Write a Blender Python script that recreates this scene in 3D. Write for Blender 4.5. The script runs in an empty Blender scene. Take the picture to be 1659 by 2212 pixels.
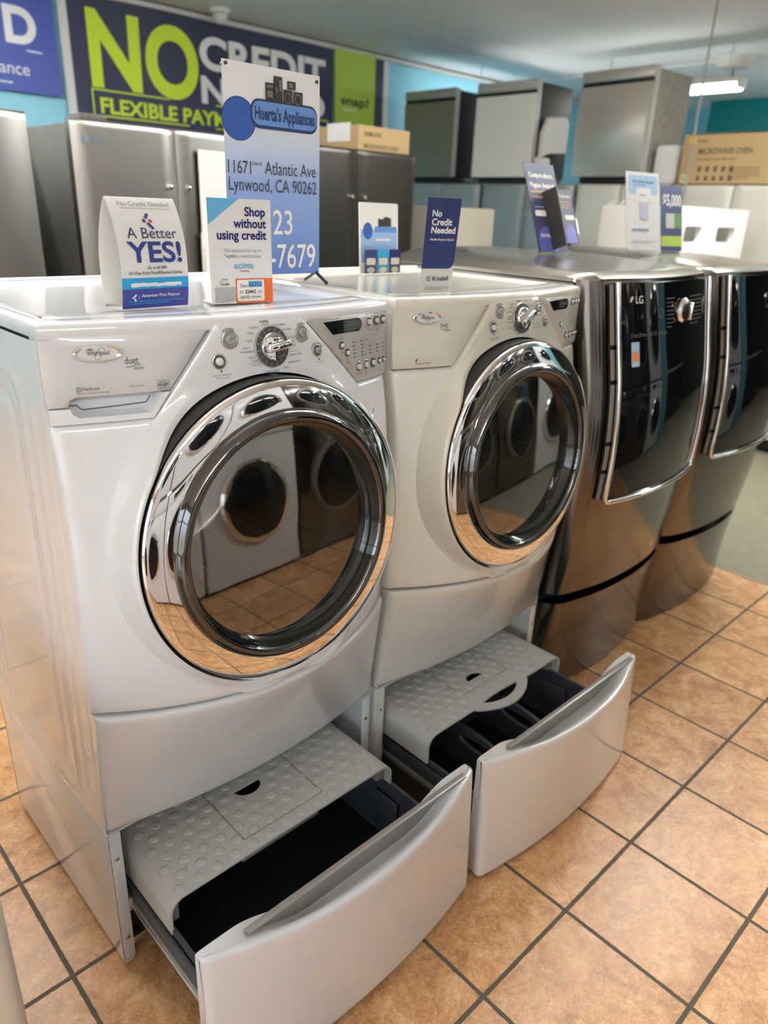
import bpy, bmesh, math, random
from mathutils import Vector, Matrix
random.seed(7)
PI = math.pi
sc = bpy.context.scene
COL = sc.collection

# ------------------------------------------------------------------ camera
CX, CY, CZ, YAW, PITCH, ROLL, FPX = -.3747, -1.1012, 1.4892, .7764, .3911, .041, 1582.56
fw = Vector((math.sin(YAW)*math.cos(PITCH), math.cos(YAW)*math.cos(PITCH), -math.sin(PITCH)))
rt0 = Vector((math.cos(YAW), -math.sin(YAW), 0)); up0 = rt0.cross(fw)
rt = rt0*math.cos(ROLL) + up0*math.sin(ROLL); up = -rt0*math.sin(ROLL) + up0*math.cos(ROLL)
cam = bpy.data.cameras.new('camera'); camo = bpy.data.objects.new('camera', cam); COL.objects.link(camo)
M = Matrix.Identity(4)
for i in range(3):
    M[i][0], M[i][1], M[i][2] = rt[i], up[i], -fw[i]
M[0][3], M[1][3], M[2][3] = CX, CY, CZ
camo.matrix_world = M
cam.sensor_fit = 'HORIZONTAL'; cam.sensor_width = 27.0; cam.lens = 27.0*FPX/1659
cam.dof.use_dof = True; cam.dof.focus_distance = 1.33; cam.dof.aperture_fstop = 3.1
cam.clip_start = .02
sc.camera = camo

# ------------------------------------------------------------------ light
sc.view_settings.view_transform = 'Standard'; sc.view_settings.look = 'None'
sc.view_settings.exposure = 0.74; sc.view_settings.gamma = 1.0
W = bpy.data.worlds.new('sky'); sc.world = W; W.use_nodes = True
nt = W.node_tree; bg = nt.nodes['Background']
tc = nt.nodes.new('ShaderNodeTexCoord'); sx = nt.nodes.new('ShaderNodeSeparateXYZ'); cr = nt.nodes.new('ShaderNodeValToRGB')
nt.links.new(tc.outputs['Generated'], sx.inputs[0]); nt.links.new(sx.outputs['Z'], cr.inputs[0]); nt.links.new(cr.outputs[0], bg.inputs[0])
cr.color_ramp.elements[0].position = 0.0; cr.color_ramp.elements[0].color = (.42, .40, .37, 1)
cr.color_ramp.elements[1].position = .25; cr.color_ramp.elements[1].color = (.79, .87, 1, 1)
bg.inputs[1].default_value = 3.4
sc.cycles.max_bounces = 8; sc.cycles.glossy_bounces = 6; sc.cycles.transparent_max_bounces = 12
sc.cycles.sample_clamp_indirect = 6.0; sc.cycles.caustics_reflective = False; sc.cycles.caustics_refractive = False

def portal(loc, rot, sx_, sy_):
    l = bpy.data.lights.new('window_portal', 'AREA'); l.shape = 'RECTANGLE'; l.size = sx_; l.size_y = sy_
    l.cycles.is_portal = True
    o = bpy.data.objects.new('window_portal', l); o.location = loc; o.rotation_euler = rot; COL.objects.link(o)
portal((-3.62, -1.9, 1.45), (0, -PI/2, 0), 2.3, 5.0)
portal((-.8, -6.62, 1.45), (PI/2, 0, 0), 5.2, 2.3)
LAMP = 10.5          # fluorescent diffuser strength
CEIL = 2.8

# ------------------------------------------------------------------ materials
def mat(name, col, rough=.5, metal=0., coat=0., spec=.5, emit=None, es=0., ior=1.45, bump=0., bscale=200., var=0., vscale=30.):
    m = bpy.data.materials.new(name); m.use_nodes = True
    t = m.node_tree; b = t.nodes['Principled BSDF']
    b.inputs['Base Color'].default_value = (*col, 1); b.inputs['Roughness'].default_value = rough
    b.inputs['Metallic'].default_value = metal; b.inputs['Coat Weight'].default_value = coat
    b.inputs['Coat Roughness'].default_value = .04; b.inputs['Specular IOR Level'].default_value = spec
    b.inputs['IOR'].default_value = ior
    if emit: b.inputs['Emission Color'].default_value = (*emit, 1); b.inputs['Emission Strength'].default_value = es
    if var or bump:
        c = t.nodes.new('ShaderNodeTexCoord'); n = t.nodes.new('ShaderNodeTexNoise'); n.inputs['Scale'].default_value = vscale; n.inputs['Detail'].default_value = 3
        t.links.new(c.outputs['Object'], n.inputs['Vector'])
        if var:
            mx = t.nodes.new('ShaderNodeMix'); mx.data_type = 'RGBA'
            mx.inputs['A'].default_value = (*[v*(1-var) for v in col], 1); mx.inputs['B'].default_value = (*[min(1, v*(1+var)) for v in col], 1)
            t.links.new(n.outputs['Fac'], mx.inputs['Factor']); t.links.new(mx.outputs['Result'], b.inputs['Base Color'])
        if bump:
            n2 = t.nodes.new('ShaderNodeTexNoise'); n2.inputs['Scale'].default_value = bscale
            bp = t.nodes.new('ShaderNodeBump'); bp.inputs['Strength'].default_value = bump; bp.inputs['Distance'].default_value = .001
            t.links.new(c.outputs['Object'], n2.inputs['Vector']); t.links.new(n2.outputs['Fac'], bp.inputs['Height']); t.links.new(bp.outputs[0], b.inputs['Normal'])
    return m
def brushed(name, col, rough=.3, axis=2, amt=.04, metal=1.):
    m = mat(name, col, rough, metal); t = m.node_tree; b = t.nodes['Principled BSDF']
    c = t.nodes.new('ShaderNodeTexCoord'); mp = t.nodes.new('ShaderNodeMapping'); n = t.nodes.new('ShaderNodeTexNoise')
    s = [260., 260., 260.]; s[axis] = 1.5; mp.inputs['Scale'].default_value = s; n.inputs['Scale'].default_value = 1.; n.inputs['Detail'].default_value = 2
    t.links.new(c.outputs['Object'], mp.inputs[0]); t.links.new(mp.outputs[0], n.inputs['Vector'])
    mr = t.nodes.new('ShaderNodeMapRange'); mr.inputs['To Min'].default_value = rough-amt*.5; mr.inputs['To Max'].default_value = rough+amt
    t.links.new(n.outputs['Fac'], mr.inputs[0]); t.links.new(mr.outputs[0], b.inputs['Roughness'])
    return m
def paint(name, col, **k): return mat(name, col, **{**dict(rough=.34, coat=1., var=.015, vscale=6), **k})

M_white = paint('white_enamel', (.69, .715, .755))
M_white2 = paint('warm_white_enamel', (.72, .715, .695))
M_wfasc = paint('white_fascia', (.69, .71, .735), var=.02)
M_wpanel = paint('pearl_panel', (.59, .61, .63))
M_silver = mat('silver_panel', (.50, .50, .49), .38, .35, .6)
M_cream = paint('cream_enamel', (.69, .675, .62))
M_cfasc = paint('cream_fascia', (.64, .615, .53))
M_cpanel = paint('cream_panel', (.62, .60, .54))
M_csilver = mat('champagne_panel', (.60, .58, .52), .38, .3, .6)
M_chrome = mat('chrome', (.90, .90, .91), .03, 1.)
M_dchrome = mat('darkened_chrome', (.14, .14, .143), .04, 1.)  # chrome, darkened in colour to stand for the dark surroundings it mirrors
M_black = mat('black_plastic', (.012, .012, .013), .35)
M_rubber = mat('black_rubber', (.02, .02, .02), .55)
M_tray = mat('tray_black', (.012, .013, .016), .45, var=.2)
M_slate = mat('slate_plastic', (.065, .075, .09), .42, var=.08)
M_bowl = mat('dark_door_bowl', (.014, .017, .018), .12, coat=.6)
M_grey = mat('grey_plastic', (.30, .30, .285), .4, var=.04)
M_strip = mat('grey_handle_strip', (.33, .325, .30), .33, .3)
M_dgrey = mat('dark_grey', (.06, .06, .06), .4)
M_steel = brushed('zinc_steel', (.55, .56, .58), .3, 1)
M_btn = mat('silver_button', (.74, .74, .73), .25, .25, .8)
M_btn2 = mat('grey_button', (.42, .42, .41), .28, .4, .6)
M_ink = mat('dark_print', (.045, .045, .05), .6)
M_ink2 = mat('grey_print', (.13, .13, .13), .6)
M_led = mat('indicator', (.02, .02, .02), .3)
M_disp = mat('display_black', (.006, .007, .008), .06, 0, .5)
M_dispt = mat('display_print', (.10, .115, .115), .5)
M_speck = mat('speckled_step', (.56, .57, .555), .45, var=.10, vscale=900)
M_pap = mat('white_card', (.80, .79, .76), .55, var=.01)
M_papc = mat('cool_card', (.70, .70, .69), .5)

def tinted_glass(name, tint=.32, f0=.15):
    m = bpy.data.materials.new(name); m.use_nodes = True; t = m.node_tree; t.nodes.clear()
    o = t.nodes.new('ShaderNodeOutputMaterial'); a = t.nodes.new('ShaderNodeBsdfTransparent'); a.inputs[0].default_value = (tint, tint, tint*.98, 1)
    g = t.nodes.new('ShaderNodeBsdfGlossy'); g.inputs['Roughness'].default_value = .02; g.inputs[0].default_value = (1, .97, .92, 1)
    lw = t.nodes.new('ShaderNodeLayerWeight'); p5 = t.nodes.new('ShaderNodeMath'); p5.operation = 'POWER'; p5.inputs[1].default_value = 5
    f = t.nodes.new('ShaderNodeMapRange'); f.inputs[3].default_value = f0; f.inputs[4].default_value = 1; mx = t.nodes.new('ShaderNodeMixShader')
    t.links.new(lw.outputs['Facing'], p5.inputs[0]); t.links.new(p5.outputs[0], f.inputs[0])
    t.links.new(f.outputs[0], mx.inputs[0]); t.links.new(a.outputs[0], mx.inputs[1]); t.links.new(g.outputs[0], mx.inputs[2]); t.links.new(mx.outputs[0], o.inputs[0])
    return m
M_glass = tinted_glass('smoked_door_glass', .48, .23)
M_acryl = tinted_glass('clear_acrylic', .96, .03)
M_pane = tinted_glass('window_glass', .97, .03)

def drum_mat():
    m = mat('drum_steel', (.55, .55, .54), .25, 1.); t = m.node_tree; b = t.nodes['Principled BSDF']
    c = t.nodes.new('ShaderNodeTexCoord'); v = t.nodes.new('ShaderNodeTexVoronoi'); v.inputs['Scale'].default_value = 75; v.inputs['Randomness'].default_value = .1
    r = t.nodes.new('ShaderNodeValToRGB'); r.color_ramp.elements[0].position = .22; r.color_ramp.elements[0].color = (.01, .01, .01, 1); r.color_ramp.elements[1].position = .27; r.color_ramp.elements[1].color = (.6, .6, .59, 1)
    t.links.new(c.outputs['Object'], v.inputs['Vector']); t.links.new(v.outputs['Distance'], r.inputs[0]); t.links.new(r.outputs[0], b.inputs['Base Color'])
    return m
M_drum = drum_mat()

TS, TX, TY, EDGE = .30, .5137, -.5469, 2.925
def floor_mat():
    m = bpy.data.materials.new('floor_tiles'); m.use_nodes = True; t = m.node_tree; b = t.nodes['Principled BSDF']; L = t.links.new
    def N(k, **kw):
        n = t.nodes.new(k)
        for a, v in kw.items(): setattr(n, a, v)
        return n
    def math_(op, a, bb=None, c=None):
        n = N('ShaderNodeMath', operation=op)
        for i, v in enumerate((a, bb, c)):
            if v is None: continue
            if isinstance(v, (int, float)): n.inputs[i].default_value = v
            else: L(v, n.inputs[i])
        return n.outputs[0]
    g = N('ShaderNodeNewGeometry'); s = N('ShaderNodeSeparateXYZ'); L(g.outputs['Position'], s.inputs[0])
    u = math_('DIVIDE', math_('SUBTRACT', s.outputs[0], TX), TS); v = math_('DIVIDE', math_('SUBTRACT', s.outputs[1], TY), TS)
    # slightly wavy tile edges
    nz = N('ShaderNodeTexNoise'); nz.inputs['Scale'].default_value = 38; L(g.outputs['Position'], nz.inputs['Vector'])
    wob = math_('MULTIPLY', math_('SUBTRACT', nz.outputs['Fac'], .5), .010)
    du = math_('ABSOLUTE', math_('SUBTRACT', math_('FRACT', math_('ADD', u, .5)), .5)); dv = math_('ABSOLUTE', math_('SUBTRACT', math_('FRACT', math_('ADD', v, .5)), .5))
    d = math_('ADD', math_('MINIMUM', du, dv), wob)
    ed = N('ShaderNodeMapRange', interpolation_type='SMOOTHSTEP'); L(d, ed.inputs[0]); ed.inputs[1].default_value = .0125; ed.inputs[2].default_value = .0185
    cell = N('ShaderNodeCombineXYZ'); L(math_('FLOOR', u), cell.inputs[0]); L(math_('FLOOR', v), cell.inputs[1])
    wn = N('ShaderNodeTexWhiteNoise'); L(cell.outputs[0], wn.inputs[0])
    off = N('ShaderNodeVectorMath', operation='MULTIPLY_ADD'); L(wn.outputs['Color'], off.inputs[0]); off.inputs[1].default_value = (7, 7, 7); L(g.outputs['Position'], off.inputs[2])
    n1 = N('ShaderNodeTexNoise'); n1.inputs['Scale'].default_value = 11; n1.inputs['Detail'].default_value = 8; n1.inputs['Roughness'].default_value = .66; n1.inputs['Distortion'].default_value = .9; L(off.outputs[0], n1.inputs['Vector'])
    n2 = N('ShaderNodeTexNoise'); n2.inputs['Scale'].default_value = 70; n2.inputs['Detail'].default_value = 6; n2.inputs['Roughness'].default_value = .7; n2.inputs['Distortion'].default_value = 1.2; L(off.outputs[0], n2.inputs['Vector'])
    mixv = math_('ADD', math_('MULTIPLY', n1.outputs['Fac'], .58), math_('MULTIPLY', n2.outputs['Fac'], .42))
    rp = N('ShaderNodeValToRGB'); L(mixv, rp.inputs[0]); e = rp.color_ramp.elements
    e[0].position = .36; e[0].color = (.38, .175, .065, 1); e[1].position = .66; e[1].color = (.90, .64, .38, 1)
    k = e.new(.47); k.color = (.61, .315, .13, 1); k = e.new(.55); k.color = (.75, .43, .20, 1)
    # pale veins
    w = N('ShaderNodeTexNoise'); w.inputs['Scale'].default_value = 9; w.inputs['Detail'].default_value = 3; w.inputs['Distortion'].default_value = 2.4; L(off.outputs[0], w.inputs['Vector'])
    vein = N('ShaderNodeMapRange', interpolation_type='SMOOTHSTEP'); L(math_('ABSOLUTE', math_('SUBTRACT', w.outputs['Fac'], .53)), vein.inputs[0]); vein.inputs[1].default_value = .007; vein.inputs[2].default_value = .0; vein.inputs[3].default_value = 0; vein.inputs[4].default_value = .42
    mv = N('ShaderNodeMix', data_type='RGBA'); L(vein.outputs[0], mv.inputs['Factor']); L(rp.outputs[0], mv.inputs['A']); mv.inputs['B'].default_value = (.86, .66, .46, 1)
    tv = N('ShaderNodeMix', data_type='RGBA', blend_type='MULTIPLY'); tv.inputs['Factor'].default_value = 1; L(mv.outputs['Result'], tv.inputs['A'])
    tone = N('ShaderNodeMapRange'); L(wn.outputs['Value'], tone.inputs[0]); tone.inputs[3].default_value = .90; tone.inputs[4].default_value = 1.06
    L(tone.outputs[0], tv.inputs['B'])
    gn = N('ShaderNodeMix', data_type='RGBA'); L(n2.outputs['Fac'], gn.inputs['Factor']); gn.inputs['A'].default_value = (.085, .066, .046, 1); gn.inputs['B'].default_value = (.15, .125, .095, 1)
    c1 = N('ShaderNodeMix', data_type='RGBA'); L(ed.outputs[0], c1.inputs['Factor']); L(gn.outputs['Result'], c1.inputs['A']); L(tv.outputs['Result'], c1.inputs['B'])
    # beyond the tiles: bare olive concrete
    con = N('ShaderNodeMix', data_type='RGBA'); L(n1.outputs['Fac'], con.inputs['Factor']); con.inputs['A'].default_value = (.17, .16, .11, 1); con.inputs['B'].default_value = (.31, .29, .21, 1)
    isc = math_('GREATER_THAN', s.outputs[0], EDGE)
    c2 = N('ShaderNodeMix', data_type='RGBA'); L(isc, c2.inputs['Factor']); L(c1.outputs['Result'], c2.inputs['A']); L(con.outputs['Result'], c2.inputs['B'])
    L(c2.outputs['Result'], b.inputs['Base Color'])
    r1 = N('ShaderNodeMapRange'); L(n1.outputs['Fac'], r1.inputs[0]); r1.inputs[3].default_value = .22; r1.inputs[4].default_value = .42
    r2 = N('ShaderNodeMix'); L(ed.outputs[0], r2.inputs['Factor']); r2.inputs['A'].default_value = .85; L(r1.outputs[0], r2.inputs['B'])
    r3 = N('ShaderNodeMix'); L(isc, r3.inputs['Factor']); L(r2.outputs[0], r3.inputs['A']); r3.inputs['B'].default_value = .55
    L(r3.outputs[0], b.inputs['Roughness'])
    hgt = math_('ADD', math_('MULTIPLY', ed.outputs[0], 1.), math_('MULTIPLY', n2.outputs['Fac'], .22))
    bp = N('ShaderNodeBump'); bp.inputs['Strength'].default_value = .5; bp.inputs['Distance'].default_value = .0016; L(hgt, bp.inputs['Height']); L(bp.outputs[0], b.inputs['Normal'])
    return m
M_floor = floor_mat()

# ------------------------------------------------------------------ object helpers
def tag(o, label=None, cat=None, group=None, kind=None):
    if label: o['label'] = label
    if cat: o['category'] = cat
    if group: o['group'] = group
    if kind: o['kind'] = kind
    return o
def thing(name, label, cat, loc=(0, 0, 0), rz=0., group=None):
    o = bpy.data.objects.new(name, None); o.empty_display_size = .1; COL.objects.link(o)
    o.location = loc; o.rotation_euler = (0, 0, rz)
    return tag(o, label, cat, group)
def dup(root, loc, rz=None, label=None, group=None):
    r = root.copy(); COL.objects.link(r); r.location = loc
    if rz is not None: r.rotation_euler = (0, 0, rz)
    if label: r['label'] = label
    if group: r['group'] = group
    for ch in [c for c in bpy.data.objects if c.parent == root]:
        c = ch.copy(); COL.objects.link(c); c.parent = r
        for g in [q for q in bpy.data.objects if q.parent == ch]:
            d = g.copy(); COL.objects.link(d); d.parent = c
    return r

_tc = {}
def text2d(s, bold=0.):
    k = (s, bold)
    if k in _tc: return _tc[k]
    cu = bpy.data.curves.new('t', 'FONT'); cu.body = s; cu.size = 1; cu.resolution_u = 8 if len(s) < 7 else 3; cu.offset = bold; cu.fill_mode = 'FRONT'
    o = bpy.data.objects.new('t', cu); COL.objects.link(o)
    me = bpy.data.meshes.new_from_object(o.evaluated_get(bpy.context.evaluated_depsgraph_get()))
    vs = [(v.co.x, v.co.y) for v in me.vertices]; fs = [tuple(p.vertices) for p in me.polygons]
    bpy.data.objects.remove(o); bpy.data.curves.remove(cu); bpy.data.meshes.remove(me)
    _tc[k] = (vs, fs); return _tc[k]
def fill2d(outer, holes=()):
    cu = bpy.data.curves.new('f', 'CURVE'); cu.dimensions = '2D'; cu.fill_mode = 'BOTH'
    for pl in [outer, *holes]:
        sp = cu.splines.new('POLY'); sp.points.add(len(pl)-1); sp.use_cyclic_u = True
        for p, q in zip(sp.points, pl): p.co = (q[0], q[1], 0, 1)
    o = bpy.data.objects.new('f', cu); COL.objects.link(o)
    me = bpy.data.meshes.new_from_object(o.evaluated_get(bpy.context.evaluated_depsgraph_get()))
    vs = [(v.co.x, v.co.y) for v in me.vertices]; fs = [tuple(p.vertices) for p in me.polygons]
    bpy.data.objects.remove(o); bpy.data.curves.remove(cu); bpy.data.meshes.remove(me)
    return vs, fs

class MB:
    def __init__(s): s.v = []; s.f = []; s.m = []; s.mats = []
    def mi(s, m):
        if m not in s.mats: s.mats.append(m)
        return s.mats.index(m)
    def add(s, vs, fs, m, X=None):
        b = len(s.v); i = s.mi(m)
        for p in vs:
            p = Vector(p); s.v.append(X @ p if X else p)
        for f in fs: s.f.append([b+k for k in f]); s.m.append(i)
    def box(s, x0, x1, y0, y1, z0, z1, m, r=0., seg=2, X=None):
        bm = bmesh.new(); bmesh.ops.create_cube(bm, size=1)
        for v in bm.verts: v.co = Vector(((x0+x1)/2+v.co.x*(x1-x0), (y0+y1)/2+v.co.y*(y1-y0), (z0+z1)/2+v.co.z*(z1-z0)))
        if r > 0: bmesh.ops.bevel(bm, geom=bm.edges[:], offset=min(r, .49*min(x1-x0, y1-y0, z1-z0)), segments=seg, profile=.5, affect='EDGES')
        bm.verts.index_update(); s.add([v.co.copy() for v in bm.verts], [[v.index for v in f.verts] for f in bm.faces], m, X); bm.free()
    def grid(s, fn, us, vs, m, cu=False):
        P = [fn(u, v) for v in vs for u in us]; n = len(us); F = []
        for j in range(len(vs)-1):
            for i in range(n if cu else n-1):
                k = (i+1) % n; F.append([j*n+i, j*n+k, (j+1)*n+k, (j+1)*n+i])
        s.add(P, F, m)
    def loft(s, rings, m, closed=True, caps=True):
        n = len(rings[0]); V = [p for r in rings for p in r]; F = []
        for j in range(len(rings)-1):
            for i in range(n if closed else n-1):
                k = (i+1) % n; F.append([j*n+i, j*n+k, (j+1)*n+k, (j+1)*n+i])
        if caps: F.append(list(range(n))[::-1]); F.append([(len(rings)-1)*n+i for i in range(n)])
        s.add(V, F, m)
    def lathe(s, prof, m, o=(0, 0, 0), ax=(0, 0, 1), n=32, upv=None, caps=False):
        ax = Vector(ax).normalized(); a = Vector(upv or ((1, 0, 0) if abs(ax.x) < .9 else (0, 1, 0))); a = (a-ax*a.dot(ax)).normalized(); b = ax.cross(a); o = Vector(o)
        R = [[o+ax*h+(a*math.cos(2*PI*i/n)+b*math.sin(2*PI*i/n))*r for i in range(n)] for r, h in prof]
        s.loft(R, m, True, False)
        if caps:
            for R_ in (R[0], R[-1]): s.add(R_, [list(range(n))], m)
    def tube(s, pts, r, m, n=10, closed=False):
        pts = [Vector(p) for p in pts]; R = []; N = len(pts); prev = None
        for i, p in enumerate(pts):
            t = (pts[(i+1) % N]-pts[i-1]) if closed else (pts[min(i+1, N-1)]-pts[max(i-1, 0)])
            t.normalize()
            a = prev if prev is not None else (Vector((0, 0, 1)) if abs(t.z) < .9 else Vector((1, 0, 0)))
            a = (a-t*a.dot(t)).normalized(); prev = a; b = t.cross(a)
            R.append([p+(a*math.cos(2*PI*k/n)+b*math.sin(2*PI*k/n))*r for k in range(n)])
        if closed: R.append(R[0])
        s.loft(R, m, True, not closed)
    def plate(s, pl, mp, m, holes=(), d=0.):
        vs, fs = fill2d(pl, holes); s.add([mp(x, y, d) for x, y in vs], fs, m)
    def slab(s, pl, mp, m, d0, d1, holes=()):
        """flat shape with thickness: mp(x, y, d) with d the height off the surface"""
        vs, fs = fill2d(pl, holes); s.add([mp(x, y, d1) for x, y in vs], fs, m); s.add([mp(x, y, d0) for x, y in vs], [f[::-1] for f in fs], m)
        for L in [pl, *holes]:
            n = len(L); s.add([mp(x, y, d0) for x, y in L]+[mp(x, y, d1) for x, y in L], [[i, (i+1) % n, n+(i+1) % n, n+i] for i in range(n)], m)
    def text(s, t, box, mp, m, bold=0., d=.0006, rot=0.):
        """box = x0, baseline, x1, top"""
        vs, fs = text2d(t, bold)
        if not vs: return
        xs = [p[0] for p in vs]; x0, x1 = min(xs), max(xs); y1 = max(p[1] for p in vs)
        kx = (box[2]-box[0])/(x1-x0); ky = (box[3]-box[1])/y1
        s.add([mp(box[0]+(x-x0)*kx, box[1]+y*ky+rot*(x-x0)*kx, d) for x, y in vs], fs, m)
    def fine(s, box, mp, m, rows, d=.0006, seed=1, fill=.36):
        """a block of illegibly small print: one short bar per word"""
        R = random.Random(seed); x0, y0, x1, y1 = box; h = (y1-y0)/rows
        for j in range(rows):
            x = x0; end = x1 if j < rows-1 else x0+(x1-x0)*.7
            while x < end-.02*(x1-x0):
                w = (x1-x0)*R.uniform(.03, .11); e = min(x+w, end); yb = y1-(j+1)*h
                s.add([mp(a, b, d) for a, b in ((x, yb+h*.2), (e, yb+h*.2), (e, yb+h*(.2+fill)), (x, yb+h*(.2+fill)))], [[0, 1, 2, 3]], m); x = e+(x1-x0)*.014
    def build(s, name, parent=None, smooth=True, ang=38, loc=None):
        me = bpy.data.meshes.new(name); me.from_pydata([tuple(p) for p in s.v], [], s.f); me.update()
        for m in s.mats: me.materials.append(m)
        me.polygons.foreach_set('material_index', s.m)
        bm = bmesh.new(); bm.from_mesh(me); bmesh.ops.remove_doubles(bm, verts=bm.verts, dist=1e-5); bm.to_mesh(me); bm.free()
        if smooth:
            me.polygons.foreach_set('use_smooth', [True]*len(me.polygons)); me.set_sharp_from_angle(angle=math.radians(ang))
        o = bpy.data.objects.new(name, me); COL.objects.link(o)
        if parent: o.parent = parent
        if loc: o.location = loc
        return o
def rrect(x0, x1, y0, y1, r, n=5):
    P = []
    for cx, cy, a in ((x1-r, y1-r, 0), (x0+r, y1-r, 90), (x0+r, y0+r, 180), (x1-r, y0+r, 270)):
        for k in range(n+1):
            t = math.radians(a+90*k/n); P.append((cx+r*math.cos(t), cy+r*math.sin(t)))
    return P
def ell(cx, cy, rx, ry, n=40): return [(cx+rx*math.cos(2*PI*i/n), cy+ry*math.sin(2*PI*i/n)) for i in range(n)]
def lin(a, b, n): return [a+(b-a)*i/(n-1) for i in range(n)]
def sm(t): t = max(0., min(1., t)); return t*t*(3-2*t)

# ------------------------------------------------------------------ room
def struct(name, mb, **k): return tag(mb.build(name, **k), kind='structure')
RX0, RX1, RY0, RY1 = -3.6, 9.6, -6.6, 4.6
b = MB(); b.box(RX0, RX1, RY0, RY1, -.1, 0, M_floor); struct('floor', b, smooth=False)
M_ceil = mat('ceiling_paint', (.84, .85, .86), .8, bump=.3, bscale=60, var=.03, vscale=1.2)
b = MB(); b.box(RX0, RX1, RY0, RY1, CEIL, CEIL+.1, M_ceil); struct('ceiling', b, smooth=False)
M_blue = mat('sky_blue_wall', (.30, .66, .84), .7, var=.05, vscale=2)
M_offw = mat('off_white_wall', (.62, .61, .57), .7, var=.03, vscale=2)
b = MB(); b.box(RX0, RX1, RY1, RY1+.1, 0, CEIL, M_blue); struct('wall_back', b, smooth=False)
b = MB(); b.box(RX1, RX1+.1, RY0, RY1, 0, CEIL, M_blue); struct('wall_right', b, smooth=False)
b = MB()
for a in ((RY0, -4.4, 0, CEIL), (.6, RY1, 0, CEIL), (-4.4, .6, 0, .3), (-4.4, .6, 2.6, CEIL)): b.box(RX0-.1, RX0, a[0], a[1], a[2], a[3], M_offw)
struct('wall_left', b, smooth=False)
b = MB()
for a in ((RX0, -3.4, 0, CEIL), (1.8, RX1, 0, CEIL), (-3.4, 1.8, 0, .3), (-3.4, 1.8, 2.6, CEIL)): b.box(a[0], a[1], RY0-.1, RY0, a[2], a[3], M_offw)
struct('wall_front', b, smooth=False)
M_alu = brushed('window_aluminium', (.5, .5, .5), .35)
b = MB(); b.box(RX0-.06, RX0-.05, -4.4, .6, .3, 2.6, M_pane)
for y in lin(-4.4, .6, 5): b.box(RX0-.08, RX0-.02, y-.03, y+.03, .3, 2.6, M_alu)
for z in (.32, 1.9, 2.58): b.box(RX0-.08, RX0-.02, -4.4, .6, z-.025, z+.025, M_alu)
struct('window_1', b, smooth=False)
b = MB(); b.box(-3.4, 1.8, RY0-.06, RY0-.05, .3, 2.6, M_pane)
for x in lin(-3.4, 1.8, 5): b.box(x-.03, x+.03, RY0-.08, RY0-.02, .3, 2.6, M_alu)
for z in (.32, 1.9, 2.58): b.box(-3.4, 1.8, RY0-.08, RY0-.02, z-.025, z+.025, M_alu)
struct('window_2', b, smooth=False)
M_trim = mat('white_conduit', (.62, .63, .62), .5)
b = MB(); b.tube([(RX0, RY1-.03, CEIL-.03), (RX1, RY1-.03, CEIL-.03)], .02, M_trim); b.box(RX0, RX1, RY1-.012, RY1, CEIL-.012, CEIL, M_dgrey); struct('trim_1', b)

# ------------------------------------------------------------------ Duet style washer and dryer
def spl(z, T_):
    n = len(T_)
    for i in range(n-1):
        if z <= T_[i+1][0] or i == n-2:
            (a, va), (c, vc) = T_[i], T_[i+1]; h = c-a; t = max(-.2, min(1.2, (z-a)/h))
            m0 = (vc-T_[i-1][1])/(c-T_[i-1][0]) if i > 0 else (vc-va)/h
            m1 = (T_[i+2][1]-va)/(T_[i+2][0]-a) if i < n-2 else (vc-va)/h
            return va*(2*t**3-3*t*t+1)+h*m0*(t**3-2*t*t+t)+vc*(3*t*t-2*t**3)+h*m1*(t**3-t*t)
H0, H1, ZS, WD = .365, 1.315, .656, .686
def Fw(x, z):
    t = max(-.1, min(1, (1.315-z)/.655)); u = (x-.343)/.343
    c = spl(z, [(.656, .021), (.80, .024), (.95, .032), (1.08, .023), (1.20, .003), (1.32, .0)])
    return -(c+(.045+.105*t-c)*(1-u*u))
def Ft(x, z):
    t = max(0, min(1, (z-.367)/(ZS-.367))); u = (x-.343)/.343
    return -(.034*t-.002+(.042+.078*t)*(1-u*u))
DC, DT = Vector((.343, -.120, .944)), math.radians(4)
DN = Vector((0, -math.cos(DT), math.sin(DT))); DU = Vector((0, math.sin(DT), math.cos(DT)))
def onfw(off): return lambda x, z, d: Vector((x, Fw(x, z)-off-d, z))
def nrm(F, x, z, e=.004):
    a = Vector((2*e, F(x+e, z)-F(x-e, z), 0)); c = Vector((0, F(x, z+e)-F(x, z-e), 2*e)); n = a.cross(c); n.normalize()
    return n if n.y < 0 else -n
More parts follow.
